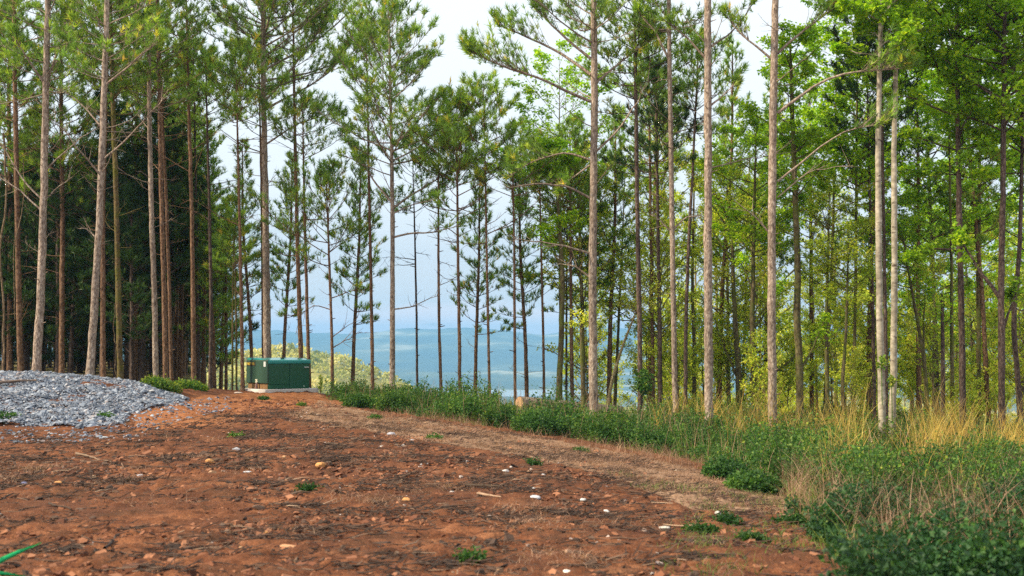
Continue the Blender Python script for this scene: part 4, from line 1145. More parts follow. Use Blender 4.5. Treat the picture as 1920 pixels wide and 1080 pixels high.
def golden_grass():
    rng = np.random.default_rng(8); mb = MB()
    spots = [([(1545, 850), (1630, 835), (1760, 830), (1830, 838), (1800, 858), (1690, 866), (1580, 880)], 1500, 1.35), ([(1490, 905), (1560, 880), (1640, 885), (1640, 930), (1540, 950)], 420, .95), ([(1640, 880), (1960, 865), (1960, 960), (1700, 960)], 620, .8), ([(1205, 800), (1700, 822), (1960, 832), (1960, 872), (1500, 852), (1210, 826)], 2700, 1.2),
             ([(1215, 800), (1345, 806), (1350, 830), (1230, 822)], 1500, .8), ([(1362, 862), (1392, 862), (1392, 880), (1362, 880)], 170, .85),
             ([(1040, 785), (1090, 785), (1090, 796), (1040, 796)], 420, .5), ([(960, 775), (1030, 778), (1030, 786), (960, 784)], 220, .35),
             ([(1560, 930), (1640, 925), (1640, 960), (1560, 965)], 260, .55), ([(1350, 808), (1560, 815), (1560, 840), (1350, 832)], 1300, .8), ([(1700, 862), (1960, 850), (1960, 900), (1700, 915)], 1100, 1.0), ([(1520, 905), (1560, 905), (1560, 940), (1520, 940)], 160, .6)]
    for poly, n, h in spots:
        x, y, z = ground_points(poly, n, rng, (-1, 14, 14, 36))
        if len(x) == 0: continue
        cx = fbm(x * 2.6, y * 2.6, 90, 2); k = (cx > .44) & (fbm(x * .9 + 7, y * .9, 92, 3) > (.53 if n > 2000 else .42))
        x, y, z = x[k], y[k], z[k]
        blades(mb, x, y, z, h * rng.uniform(.35, 1.3, len(x)) * np.clip(1.9 * cx[k] - .05, .4, 1.3) * np.where(np.abs(project(x, y, z)[0] - 1664) < 34, .4, 1), rng.uniform(.006, .018, len(x)), .5, rng, rng.uniform(0, 1, len(x)), 5)
    return tag(mb.obj('golden_grass', M['grass_gold']), kind='stuff')
golden_grass()

def green_grass():
    rng = np.random.default_rng(9); mb = MB()
    x, y, z = ground_points(BUSH, 9000, rng, (-7, 16, 16, 38), 37)
    blades(mb, x, y, z, rng.uniform(.12, .5, len(x)) * np.where(x > 3, 1.35, 1.1), np.full(len(x), .012), .6, rng, rng.uniform(0, .8, len(x)))
    x, y, z = ground_points(SCRUB, 7000, rng, (2, 11, 7, 27))
    blades(mb, x, y, z, rng.uniform(.08, .42, len(x)), np.full(len(x), .010), .8, rng, rng.uniform(0, 1, len(x)))
    # seedling grass between the straw
    tuft = [(1150, 890), (1500, 940), (1560, 1080), (1240, 1080), (1290, 960)]
    cx, cy, cz = ground_points(tuft, 70, rng, (.5, 5, 7, 18))
    i = np.repeat(np.arange(len(cx)), 26)
    x = cx[i] + rng.normal(size=len(i)) * .10; y = cy[i] + rng.normal(size=len(i)) * .12
    blades(mb, x, y, height(x, y), rng.uniform(.03, .13, len(i)), np.full(len(i), .007), .9, rng, rng.uniform(0, .8, len(i)))
    # growth under the trees behind the clearing edge
    x = rng.uniform(-4, 24, 16000); y = rng.uniform(31, 62, 16000)
    k = (x / y > -.03); x, y = x[k], y[k]
    blades(mb, x, y, height(x, y), rng.uniform(.15, .6, len(x)), np.full(len(x), .03), .6, rng, rng.uniform(.2, 1, len(x)))
    return tag(mb.obj('wild_grass', M['grass_green']), kind='stuff')
green_grass()

def dry_grass():
    rng = np.random.default_rng(10); mb = MB()
    def mats_of(cx, cy, r, m):
        i = np.repeat(np.arange(len(cx)), m)
        x = cx[i] + rng.normal(size=len(i)) * r[i]; y = cy[i] + rng.normal(size=len(i)) * r[i]
        blades(mb, x, y, height(x, y) + .005, rng.uniform(.03, .12, len(i)), np.full(len(i), .006), 1.6, rng, np.clip(rng.normal(.5, .25, len(i)), 0, 1), 4)
    cx, cy, _ = ground_points(STRAW, 1300, rng, (-6, 8, 10, 32))
    mats_of(cx, cy, rng.uniform(.05, .22, len(cx)), 30)
    alld = [(0, 810), (600, 760), (1200, 860), (1500, 1000), (1560, 1080), (0, 1080)]
    cx, cy, _ = ground_points(alld, 170, rng, (-8, 4, 7.5, 28))
    k = fbm(cx * .5, cy * .5, 95, 2) > .45
    mats_of(cx[k], cy[k], rng.uniform(.06, .22, k.sum()), 42)
    for px, py, D in ((40, 900, 0), (990, 960, 0), (840, 915, 0), (690, 940, 0), (60, 880, 0), (1010, 985, 0), (1060, 1050, 0)):
        c = ground_hit(px, py)
        mats_of(np.array([c[0]]), np.array([c[1]]), np.array([.22]), 320)
    # dead stems standing in the hedge, and its ragged dry foot
    x, y, z = ground_points(BUSH, 1500, rng, (-7, 16, 16, 38), 34)
    blades(mb, x, y, z, rng.uniform(.4, 1.05, len(x)), rng.uniform(.006, .014, len(x)), .35, rng, rng.uniform(.4, 1, len(x)))
    foot = [(700, 762), (830, 782), (960, 800), (1100, 820), (1200, 838), (1330, 864), (1420, 894), (1500, 920), (1500, 950), (1420, 925), (1330, 888), (1200, 860), (1100, 840), (960, 818), (830, 798), (700, 778)]
    x, y, z = ground_points(foot, 5200, rng, (-6, 14, 14, 32))
    k = fbm(x * 1.7, y * 1.7, 67, 2) > .48; x, y, z = x[k], y[k], z[k]
    blades(mb, x, y, z, rng.uniform(.08, .34, len(x)), rng.uniform(.004, .010, len(x)), .9, rng, rng.uniform(0, .9, len(x)))
    x, y, z = ground_points(SCRUB, 8500, rng, (2, 11, 7, 27))
    k = fbm(x * 1.3, y * 1.3, 66, 3) > .44; x, y, z = x[k], y[k], z[k]
    blades(mb, x, y, z, rng.uniform(.1, .85, len(x)), rng.uniform(.004, .011, len(x)), .7, rng, rng.uniform(0, .9, len(x)))
    return tag(mb.obj('dry_grass', M['straw']), kind='stuff')

def ground_hit(px, py):
    """the point of the ground seen at a place of the picture"""
    D = np.geomspace(5, 60, 1200)
    P = np.array([at(px, py, d) for d in D])
    k = np.nonzero(P[:, 2] < height(P[:, 0], P[:, 1]))[0]
    i = k[0] if len(k) else -1
    return np.array([P[i, 0], P[i, 1], gz(P[i, 0], P[i, 1])])
dry_grass()

M['debris'] = tinted('rotted_bark_and_twigs', [(0, (.030, .020, .016)), (.5, (.085, .050, .035)), (.85, (.20, .13, .09)), (1, (.36, .25, .17))], .9, .15, 20)
def debris():
    rng = np.random.default_rng(12); mb = MB()
    alld = [(-60, 812), (260, 806), (420, 765), (640, 765), (960, 815), (1200, 860), (1480, 960), (1580, 1100), (-60, 1100)]
    x, y, z = ground_points(alld, 44000, rng, (-13, 6, 7.3, 32))
    a = fbm(x * .9, y * .9, 97, 4)
    k = a > .44; x, y, z = x[k], y[k], z[k]
    n = len(x)
    # flakes of bark
    m = n // 2
    stones(mb, x[:m], y[:m], z[:m], np.clip(rng.gamma(2.2, .013, m), .010, .12), rng, .28, np.clip(rng.normal(.3, .25, m), 0, .9), .2)
    # twigs
    x, y, z = x[m:], y[m:], z[m:]; n = len(x)
    az_ = rng.normal(0, .8, n); L = np.clip(rng.gamma(2, .055, n), .03, .45)
    B = np.stack([x, y, z + .012], -1)
    D = np.stack([np.cos(az_), np.sin(az_), rng.normal(size=n) * .08], -1)
    C = curve_batch(B, D, L, 4, .0, rng, .08)
    tubes(mb, C, (.002 + .018 * L)[:, None] * np.array([.8, 1, .8, .4])[None] * .7, 4, np.clip(rng.normal(.35, .28, n), 0, 1))
    # matted root and bark heaps
    hx, hy, _ = ground_points(alld, 150, rng, (-9, 6, 7.3, 26))
    i = np.repeat(np.arange(len(hx)), 55); n = len(i)
    r = rng.uniform(.08, .3, len(hx))[i]
    x = hx[i] + rng.normal(size=n) * r * 1.4; y = hy[i] + rng.normal(size=n) * r * .6
    az_ = rng.normal(0, .9, n); L = rng.uniform(.04, .22, n)
    C = curve_batch(np.stack([x, y, height(x, y) + rng.uniform(.005, .04, n)], -1), np.stack([np.cos(az_), np.sin(az_), rng.normal(size=n) * .2], -1), L, 3, 0, rng, .1)
    tubes(mb, C, np.full((n, 1), .006) * np.array([1, .9, .5])[None], 3, np.clip(rng.normal(.25, .25, n), 0, 1))
    return tag(mb.obj('debris', M['debris']), kind='stuff')
debris()

M['clod'] = tinted('red_clay_clods', [(0, (0.063, 0.026, 0.016)), (.5, (0.162, 0.062, 0.033)), (1, (0.324, 0.146, 0.078))], .95, .15, 20)
def clods():
    rng = np.random.default_rng(13); mb = MB()
    alld = [(-60, 812), (260, 790), (420, 745), (640, 750), (960, 815), (1200, 860), (1480, 960), (1580, 1100), (-60, 1100)]
    x, y, z = ground_points(alld, 38000, rng, (-13, 6, 7.3, 34))
    k = rng.random(len(x)) < np.clip((fbm(x * .8, y * 1.1, 64, 3) - .36) * 4, .08, 1); x, y, z = x[k], y[k], z[k]
    stones(mb, x, y, z, np.clip(rng.gamma(2.0, .0145, len(x)), .010, .10) * (.5 + fbm(x * .6, y * .8, 63, 2)), rng, .5, None, .35)
    return tag(mb.obj('dirt_clods', M['clod']), kind='stuff')
clods()

M['pebble'] = tinted('mixed_pebbles', [(0, (.22, .17, .16)), (.35, (.42, .24, .12)), (.6, (.45, .38, .36)), (.85, (.42, .38, .36)), (1, (.55, .51, .48))], .8, .1, 15)
def pebbles():
    rng = np.random.default_rng(14); mb = MB()
    alld = [(-60, 812), (260, 800), (420, 745), (640, 750), (960, 815), (1200, 860), (1420, 925), (1500, 1100), (-60, 1100)]
    x, y, z = ground_points(alld, 1000, rng, (-13, 6, 7.3, 34))
    k = rng.random(len(x)) < .35 + .65 * (fbm(x * .6, y * .6, 99, 2) > .5)
    x, y, z = x[k], y[k], z[k]
    stones(mb, x, y, z, np.clip(rng.gamma(2.5, .010, len(x)), .008, .07), rng, .6, None, .2)
    return tag(mb.obj('pebbles', M['pebble']), kind='stuff')
pebbles()

# ------------------------------------------------------------------ single stones
def rock(px, py, size, c, label, flat=.55, name='stone'):
    size *= .75
    p = ground_hit(px, py); seed = int(px * 7 + py)
    rng = np.random.default_rng(seed)
    u = np.linspace(0, PI, 8); v = np.arange(12) * 2 * PI / 12
    U, Vv = np.meshgrid(u, v, indexing='ij')
    d = np.stack([np.sin(U) * np.cos(Vv), np.sin(U) * np.sin(Vv), np.cos(U)], -1)
    cuts = nrm(rng.normal(size=(9, 3))); lim = rng.uniform(.62, .9, 9)
    r = np.min(np.where((d @ cuts.T) > .05, lim / np.maximum(d @ cuts.T, .05), 9), -1); r = np.minimum(r, 1.05)
    P = d * r[..., None] * np.array([.5, .4, .5 * flat]) * size
    P[0] = P[0].mean(0); P[-1] = P[-1].mean(0)
    a = rng.uniform(-.5, .5); R = np.array([[math.cos(a), -math.sin(a), 0], [math.sin(a), math.cos(a), 0], [0, 0, 1]])
    P = P @ R.T
    mb = MB()
    i, j = np.meshgrid(np.arange(7), np.arange(12), indexing='ij')
    b = (i * 12 + j).ravel(); b2 = (i * 12 + (j + 1) % 12).ravel()
    mb.add(P.reshape(-1, 3), np.stack([b, b + 12, b2 + 12, b2], -1), .5)
    o = mb.obj(name, plain('stone', c, .85, 0, .2, .3, 14), loc=(p[0], p[1], p[2] + size * flat * .22))
    return tag(o, label, 'stone')
WH, GY, OR_, CR = (.50, .48, .45), (.40, .40, .44), (.52, .26, .10), (.62, .50, .36)
rock(1345, 969, .12, WH, 'squarish white stone beside the dark green tuft at lower right', .9)
rock(444, 845, .22, GY, 'flat pale grey stone on the bare dirt below the red post', .4)
rock(602, 875, .20, OR_, 'rounded orange-tan stone in the middle of the dirt below the cabinet', .6)
rock(762, 940, .14, OR_, 'small orange stone right of a dry grass tussock', .6)
rock(393, 869, .19, OR_, 'tan orange stone in the shade of a dark twig, left of centre', .6)
rock(108, 909, .17, OR_, 'orange stone among dark flakes at the left edge', .5)
rock(102, 924, .14, (.60, .36, .10), 'small yellow-ochre stone just below the orange one at the left', .5)
rock(44, 909, .13, (.16, .16, .26), 'dark bluish stone at the left edge of the dirt', .5)
rock(264, 894, .16, GY, 'light grey flat chip on the dirt left of centre', .35)
rock(241, 917, .15, (.45, .38, .40), 'pinkish grey chip below the light grey flat one', .4)
rock(465, 886, .20, (.48, .50, .54), 'long flat grey slate chip lying on the dirt', .2)
rock(197, 821, .15, (.45, .50, .56), 'bluish slate chip at the toe of the gravel pile', .35)
rock(1094, 941, .13, (.62, .60, .58), 'small white-grey stone right of the middle of the dirt', .6)
rock(1003, 936, .16, (.48, .49, .54), 'lowest of the cluster of grey stones right of centre', .5)
rock(1000, 919, .11, (.55, .54, .55), 'leftmost stone of the grey cluster right of centre', .5)
rock(1011, 917, .12, (.66, .64, .62), 'upper right pale stone of the grey cluster', .5)
rock(1018, 892, .10, (.50, .48, .50), 'small grey stone above the grey cluster', .5)
rock(1269, 885, .19, (.70, .62, .48), 'cream stone at the edge of the weeds on the right', .4)
rock(1136, 962, .12, (.68, .64, .60), 'little whitish stone in front of a dark twig heap', .5)
rock(1245, 992, .16, (.50, .46, .42), 'long grey-brown stone by the green sprouts', .35)
rock(537, 1027, .22, (.52, .28, .15), 'flat pale orange slab at the bottom of the dirt', .2)
rock(735, 817, .26, (.40, .40, .46), 'grey stone in the dry grass left of the bushes', .5)
rock(775, 827, .20, (.42, .42, .46), 'flat grey stone right of the grey one in the dry grass', .3)
rock(715, 840, .13, WH, 'small white stone high on the dirt below the bush line', .6)
rock(664, 846, .12, WH, 'small white stone below and left of the dry grass stones', .6)
rock(948, 885, .13, (.64, .60, .58), 'whitish stone at the right of the upper dirt', .5)
rock(1117, 852, .13, (.66, .56, .42), 'cream stone at the upper right of the dirt near the bushes', .4)
rock(1515, 912, .20, (.60, .46, .28), 'tan stone lying in the dry scrub', .5)
rock(498, 1001, .0 + .07, OR_, 'tiny orange stone at bottom left of centre', .6)
rock(535, 786, .10, WH, 'small pale stone below the concrete pad', .6)
rock(447, 738, .40, (.62, .50, .42), 'broad pale stone on the crest left of the concrete pad', .25)
rock(1062, 1076, .10, (.7, .66, .6), 'small pale stone at the very bottom of the picture', .5)

def stick(px0, py0, px1, py1, r, c, label, name='stick', lift=.02, forks=1):
    a, b = ground_hit(px0, py0), ground_hit(px1, py1)
    rng = np.random.default_rng(int(px0 + py0))
    t = np.linspace(0, 1, 9)[:, None]
    P = a * (1 - t) + b * t; L = np.linalg.norm(b - a)
    P[:, 2] = height(P[:, 0], P[:, 1]) + lift + r; P += np.cumsum(rng.normal(size=P.shape) * .014 * L, 0) * np.array([1, 1, .3])
    mb = MB(); P0 = P[0].copy(); P -= P0
    tubes(mb, P[None], (r * np.linspace(1, .5, 9) * (1 + rng.normal(size=9) * .1))[None], 7)
    for f in range(forks):
        s = P[3 + 2 * f]; d = nrm((P[8] - P[0]) / L + rng.normal(size=3) * .5); d[2] = abs(d[2]) * .3
        c2 = curve_batch(s[None], d[None], np.array([L * .3]), 4, 0, rng, .05)
        tubes(mb, c2, (r * .5 * np.linspace(1, .4, 4))[None], 5)
    return tag(mb.obj(name, plain('stick_wood', c, .9, 0, .1, .35, 30), smooth=True, loc=tuple(P0)), label, 'stick')
stick(140, 856, 205, 871, .018, (.20, .14, .10), 'long forked brown stick on the dirt below the gravel pile')
stick(-25, 728, 70, 722, .045, (.16, .12, .10), 'dark weathered branch lying on top of the gravel pile', lift=.06)
stick(870, 916, 942, 918, .018, (.10, .07, .05), 'dark straight stick lying flat right of the dirt centre')
stick(893, 931, 938, 940, .014, (.34, .23, .16), 'pale brown stick just below the dark straight one')
stick(615, 835, 665, 838, .016, (.11, .08, .06), 'dark twig on the upper dirt below the dry grass')
stick(95, 950, 130, 962, .012, (.07, .05, .04), 'short dark stick at the left side of the dirt')
stick(200, 1036, 224, 1010, .014, (.06, .045, .04), 'short black forked stick near the green blades')
stick(690, 798, 700, 806, .01, (.2, .15, .1), 'little brown twig beside the dry grass')

# ------------------------------------------------------------------ distinct plants
def bush(px, py, r, h, label, n=160, tint=.35, leaf=.05, m='leaf_bush', name='bush', cat='bush', per=20):
    p = ground_hit(px, py); rng = np.random.default_rng(int(px * 3 + py)); mb = MB()
    a = rng.uniform(0, 2 * PI, n); q = np.sqrt(rng.random(n)) * r
    x, y = q * np.cos(a), q * np.sin(a)
    z = height(p[0] + x, p[1] + y) - p[2]
    hh_ = h * np.sqrt(np.clip(1 - (q / r) ** 2 * .75, .05, 1)) * rng.uniform(.7, 1.15, n)
    leafy_stems(mb, x, y, z, hh_, rng, leaf, per, .35, tint)
    return tag(mb.obj(name, M[m], loc=tuple(p)), label, cat)
bush(1366, 900, .36, .34, 'round dark green bush standing alone in front of the golden tuft', 190, .22)
bush(1418, 925, .38, .32, 'low leafy bush just right of the round dark one', 170, .42)
bush(1010, 812, .62, .52, 'dense rounded bush at the front of the hedge near the fallen log', 260, .32)
bush(1150, 832, .5, .42, 'full green bush at the front edge below the big reaching pine', 220, .4)
bush(1222, 842, .42, .40, 'smaller green bush right of the full one at the front edge', 170, .36)
bush(940, 800, .4, .5, 'upright bush with taller shoots left of the rounded one', 150, .42)
bush(740, 771, .45, .55, 'tallest shoots of the bush line under the cone-topped pine', 150, .5)
bush(870, 785, .45, .6, 'tall bush in the middle of the bush line', 170, .45)
bush(670, 764, .35, .40, 'leftmost bush at the upper end of the bush line', 130, .45)
bush(1366, 984, .10, .09, 'small dark green tuft beside the squarish white stone', 40, .2, .035)
bush(1316, 1000, .13, .07, 'low green sprouts left of the squarish white stone', 40, .35, .035)
bush(1410, 1012, .12, .05, 'flat green sprouts below the squarish white stone', 40, .4, .03)
bush(1488, 985, .14, .10, 'leafy sprout at the edge of the bare red patch', 50, .3, .04)
bush(576, 921, .09, .07, 'small bluish green seedling alone on the dirt', 20, .2, .035)
bush(885, 1052, .08, .07, 'small round seedling near the bottom of the dirt', 24, .45, .03)
bush(704, 787, .13, .12, 'small green weed in front of the bush line', 30, .45, .04)
bush(815, 824, .12, .08, 'small green weed in the dry grass', 26, .5, .04)
bush(998, 873, .09, .10, 'tiny dark weed at the right of the dirt', 26, .3, .03)
bush(1090, 848, .14, .06, 'low green weed right of the tiny dark one', 36, .4, .04)
bush(495, 750, .14, .10, 'green weed below the concrete pad', 26, .5, .04)
bush(565, 762, .10, .10, 'small yellow-green weed on the red mound', 20, .7, .04)
bush(442, 820, .12, .06, 'yellow-green weed on the dirt left of centre', 22, .6, .04)
bush(300, 730, .5, .34, 'fresh green weed patch behind the right end of the gravel pile', 170, .75, .06, per=14)
bush(358, 731, .45, .30, 'green weeds at the foot of the pines left of the red post', 110, .7, .06, per=14)
bush(12, 790, .24, .16, 'dark green plant on the left end of the gravel pile', 60, .3, .05)
bush(195, 786, .16, .10, 'small green plant growing out of the gravel', 50, .45, .05)

# green blades close to the lens
def blade(P, w, label):
    P = resample(np.array(P), 12); base = P[0].copy(); P = P - base
    T = nrm(np.gradient(P, axis=0)); side = nrm(np.cross(T, [0, 1.0, 0])); nn = nrm(np.cross(side, T))
    wd = (w * np.minimum(1, (1 - np.linspace(0, 1, 12)) * 6 + .15) / 2)[:, None]
    V = np.stack([P - side * wd, P + nn * w * .12, P + side * wd, P - nn * .0012 + nn * w * .08], 1).reshape(-1, 3)
    i = np.arange(11)[:, None] * 4
    Q = np.concatenate([np.concatenate([i + k, i + (k + 1) % 4, i + 4 + (k + 1) % 4, i + 4 + k], 1) for k in range(4)])
    mb = MB(); mb.add(V, Q, .6)
    m = foliage('fresh_grass_blade', [(0, (.01, .30, .12)), (1, (.02, .42, .18))], .35, .35)
    return tag(mb.obj('grass_blade', m, smooth=True, loc=tuple(base)), label, 'grass blade')
g0 = gz(-3.9, 6.3)
blade([(-3.75, 6.0, g0 - .02), at(-60, 1085, 6.6), at(0, 1050, 6.9), at(45, 1030, 7.0), at(78, 1017, 7.05)], .034, 'upper bright green blade slanting up at the lower left corner')
blade([(-3.7, 6.1, gz(-3.7, 6.1) - .02), at(-60, 1071, 6.7), at(0, 1074, 6.75), at(46, 1080, 6.8)], .032, 'lower bright green blade lying flat at the lower left corner')

# young pine seedling beside the pad
def seedling():
    p = ground_hit(597, 738); p = np.array([p[0], p[1] + .4, gz(p[0], p[1] + .4)])
    rng = np.random.default_rng(21)
    path = np.array([[0, 0, -.02], [.0, 0, .25], [.01, 0, .62]])
    wood, nee = MB(), MB()
    trunk(wood, path, .011, .5, rng, 6, step=.08)
    z = rng.uniform(.08, .62, 26); a = rng.uniform(0, 2 * PI, 26)
    P = np.stack([np.cos(a) * .04, np.sin(a) * .04, z], -1); D = nrm(np.stack([np.cos(a) * .6, np.sin(a) * .6, np.full(26, .8)], -1))
    tufts(nee, P, D, np.full(26, .11), rng, 16, np.full(26, .75), .1)
    t = empty('pine_seedling', tuple(p), 'knee-high pine seedling on the mound right of the concrete pad', 'seedling')
    wood.obj('stem', M['pine_brown'], t); nee.obj('needles', M['needles'], t)
seedling()

# ivy on two trunks
def ivy(px0, py0, py1, D, r, n, label, tint=.35):
    rng = np.random.default_rng(int(px0)); mb = MB()
    c = at(px0, py0, D - .1)
    h = (py0 - py1) / PX(D)
    z = rng.uniform(0, 1, n); a = rng.uniform(0, 2 * PI, n); q = r * (np.sin(PI * np.clip(z, .03, .97)) ** .6) * np.sqrt(rng.random(n))
    P = np.stack([np.cos(a) * q, np.sin(a) * q * .8, z * h], -1)
    leaves(mb, P, .085 * rng.uniform(.6, 1.2, n), rng, .35, np.clip(tint + rng.normal(size=n) * .17, 0, 1))
    tubes(mb, np.stack([np.zeros(8), np.full(8, 0.), np.linspace(-.9, h, 8)], -1)[None], np.full((1, 8), .012), 5)
    return tag(mb.obj('ivy', M['leaf_bush'], loc=tuple(c)), label, 'ivy')
ivy(1207, 738, 694, 31.3, .30, 520, 'dark ivy clump wrapped round the foot of a dark brown pine')
ivy(1653, 690, 668, 27.8, .14, 90, 'small bright leaf sprout on the left pale trunk', .8)
ivy(1672, 725, 706, 28.4, .10, 60, 'small bright leaf sprout on the right pale trunk', .8)

# hanging vines on the left trunks
def vine(pts, D, label, r=.012):
    P = resample(np.array([at(a, b, D) for a, b in pts]), 16); base = P[0].copy()
    rng = np.random.default_rng(int(pts[0][0]) + 5); mb = MB()
    P = P - base + rng.normal(size=P.shape) * .02
    tubes(mb, P[None], np.full((1, 16), r), 5)
    return tag(mb.obj('vine', M['twig_pale'], smooth=True, loc=tuple(base)), label, 'vine')
vine([(6, 720), (8, 600), (0, 480), (12, 380), (8, 250)], 32.4, 'yellowish bare vine stem at the far left of the woods', .03)
vine([(28, 600), (26, 520), (24, 460), (40, 400), (46, 360), (44, 300)], 33.5, 'thin pale vine looping past the leftmost brown pine')
vine([(214, 714), (218, 660), (212, 620), (217, 570)], 33.0, 'thin twisted vine climbing beside the mossy pine')

# ------------------------------------------------------------------ fallen log
def log():
    a, b = at(974, 756, 31.9), at(1112, 775, 33.6)
    b = at(1165, 770, 33.9)
    rng = np.random.default_rng(31)
    t = empty('fallen_log', tuple(a), 'fallen log with an orange sawn end lying behind the bushes', 'log')
    P = np.linspace(0, 1, 22)[:, None] * (b - a)[None] + rng.normal(size=(22, 3)) * .006
    R = .185 * np.linspace(1, .75, 22) * (1 + rng.normal(size=22) * .03)
    mb = MB(); tubes(mb, P[None], R[None], 16); mb.obj('bark', M['pine_grey'], t, smooth=True)
    d = nrm(P[1] - P[0])
    mb = MB(); tubes(mb, np.stack([P[0] + d * .01, P[0] - d * .012])[None][:, ::1], np.array([[R[0] * .93, R[0] * .93]]), 20)
    mb.obj('cut_face', M['wood_cut'], t)
    # a propped stub that carries it
    for k, f in enumerate((.25, .8)):
        mb = MB(); q = P[int(f * 21)]
        g = gz(a[0] + q[0], a[1] + q[1]) - a[2] - .05
        tubes(mb, np.stack([q + [0, 0, -.05], [q[0] + .1, q[1] + .12, (q[2] + g) / 2], [q[0] + .16, q[1] + .16, g]])[None], np.array([[.07, .06, .05]]), 8)
        mb.obj('branch_stub', M['pine_grey'], t, smooth=True)
log()

# ------------------------------------------------------------------ marker posts
M['rust'] = plain('red_brown_paint', (.20, .055, .045), .7, 0, .3, .25, 9)
M['white_paint'] = plain('white_paint', (.82, .80, .78), .5)
M['pink'] = plain('faded_pink_wood', (.50, .33, .30), .85)
def font_mesh(text, size, name, m, parent, mtx, depth=.003, sx=1.0, bold=0.0):
    cu = bpy.data.curves.new(name, 'FONT'); cu.body = text; cu.size = size; cu.extrude = depth; cu.align_x = 'CENTER'; cu.align_y = 'CENTER'; cu.offset = bold
    o = bpy.data.objects.new(name, cu); COL.objects.link(o)
    me = bpy.data.meshes.new_from_object(o.evaluated_get(bpy.context.evaluated_depsgraph_get()))
    COL.objects.unlink(o); bpy.data.objects.remove(o)
    me.materials.clear(); me.materials.append(m)
    n = bpy.data.objects.new(name, me); COL.objects.link(n); n.parent = parent
    n.matrix_local = mtx @ Matrix.Diagonal((sx, 1, 1, 1))
    return n

def box_mb(mb, lo, hi, bev=0.0, tint=.5):
    lo, hi = np.array(lo, float), np.array(hi, float)
    c = np.array([[0, 0, 0], [1, 0, 0], [1, 1, 0], [0, 1, 0], [0, 0, 1], [1, 0, 1], [1, 1, 1], [0, 1, 1]], float)
    if bev <= 0:
        mb.add(lo + c * (hi - lo), [[0, 3, 2, 1], [4, 5, 6, 7], [0, 1, 5, 4], [1, 2, 6, 5], [2, 3, 7, 6], [3, 0, 4, 7]], tint); return
    bm = bmesh.new(); bmesh.ops.create_cube(bm, size=1)
    for v in bm.verts: v.co = Vector([lo[k] + (v.co[k] + .5) * (hi[k] - lo[k]) for k in range(3)])
    bmesh.ops.bevel(bm, geom=bm.edges[:], offset=bev, segments=2, affect='EDGES', profile=.5)
    bmesh.ops.triangulate(bm, faces=bm.faces[:])
    bm.verts.ensure_lookup_table()
    mb.add([v.co[:] for v in bm.verts], [[v.index for v in f.verts] for f in bm.faces], tint); bm.free()

def number_post():
    b = ground_hit(395, 727); D = b[1]
    top = at(399, 613, D)
    t = empty('marker_post', tuple(b), 'red-brown channel post with white number 1147 leaning by the woods edge', 'marker post')
    H = top[2] - b[2]; lean = math.atan((top[0] - b[0]) / H)
    t.rotation_euler = (0, lean, 0)
    w = .098
    mb = MB()
    for lo, hi in (((-w, -.01, -.15), (w, .014, H)), ((-w, -.055, -.15), (-w + .02, -.0102, H)), ((w - .02, -.055, -.15), (w, -.0102, H))):
        box_mb(mb, lo, hi)
    # the channel as one section
    prof = [(-w, -.055), (-w + .022, -.055), (-w + .022, -.012), (w - .022, -.012), (w - .022, -.055), (w, -.055), (w, .014), (-w, .014)]
    bm = bmesh.new()
    lo = [bm.verts.new((x, y, -.15)) for x, y in prof]; hi = [bm.verts.new((x, y, H)) for x, y in prof]
    for i in range(8):
        j = (i + 1) % 8; bm.faces.new((lo[i], lo[j], hi[j], hi[i]))
    bm.faces.new(lo[::-1]); bm.faces.new(hi)
    me = bpy.data.meshes.new('post'); bm.to_mesh(me); bm.free(); me.materials.append(M['rust'])
    o = bpy.data.objects.new('post', me); COL.objects.link(o); o.parent = t
    for k, ch in enumerate('1147'):
        font_mesh(ch, .165, 'numeral', M['white_paint'], t, Matrix.Translation((.022, -.016, H - .22 - k * .133)) @ Matrix.Rotation(PI / 2, 4, 'X'), .003, 1.05, .006)
number_post()

def stake():
    b = ground_hit(410, 728); top = at(413, 683, b[1]); H = top[2] - b[2]
    t = empty('survey_stake', tuple(b), 'short pale pink wooden stake right of the red numbered post', 'stake')
    t.rotation_euler = (0, math.atan((top[0] - b[0]) / H), 0)
    mb = MB(); box_mb(mb, (-.045, -.018, -.1), (.045, .018, H - .06), .006); mb.obj('shaft', M['pink'], t)
    mb = MB(); box_mb(mb, (-.047, -.020, H - .059), (.047, .020, H), .008); mb.obj('painted_tip', plain('pink_tip_paint', (.78, .48, .46), .7), t)
stake()

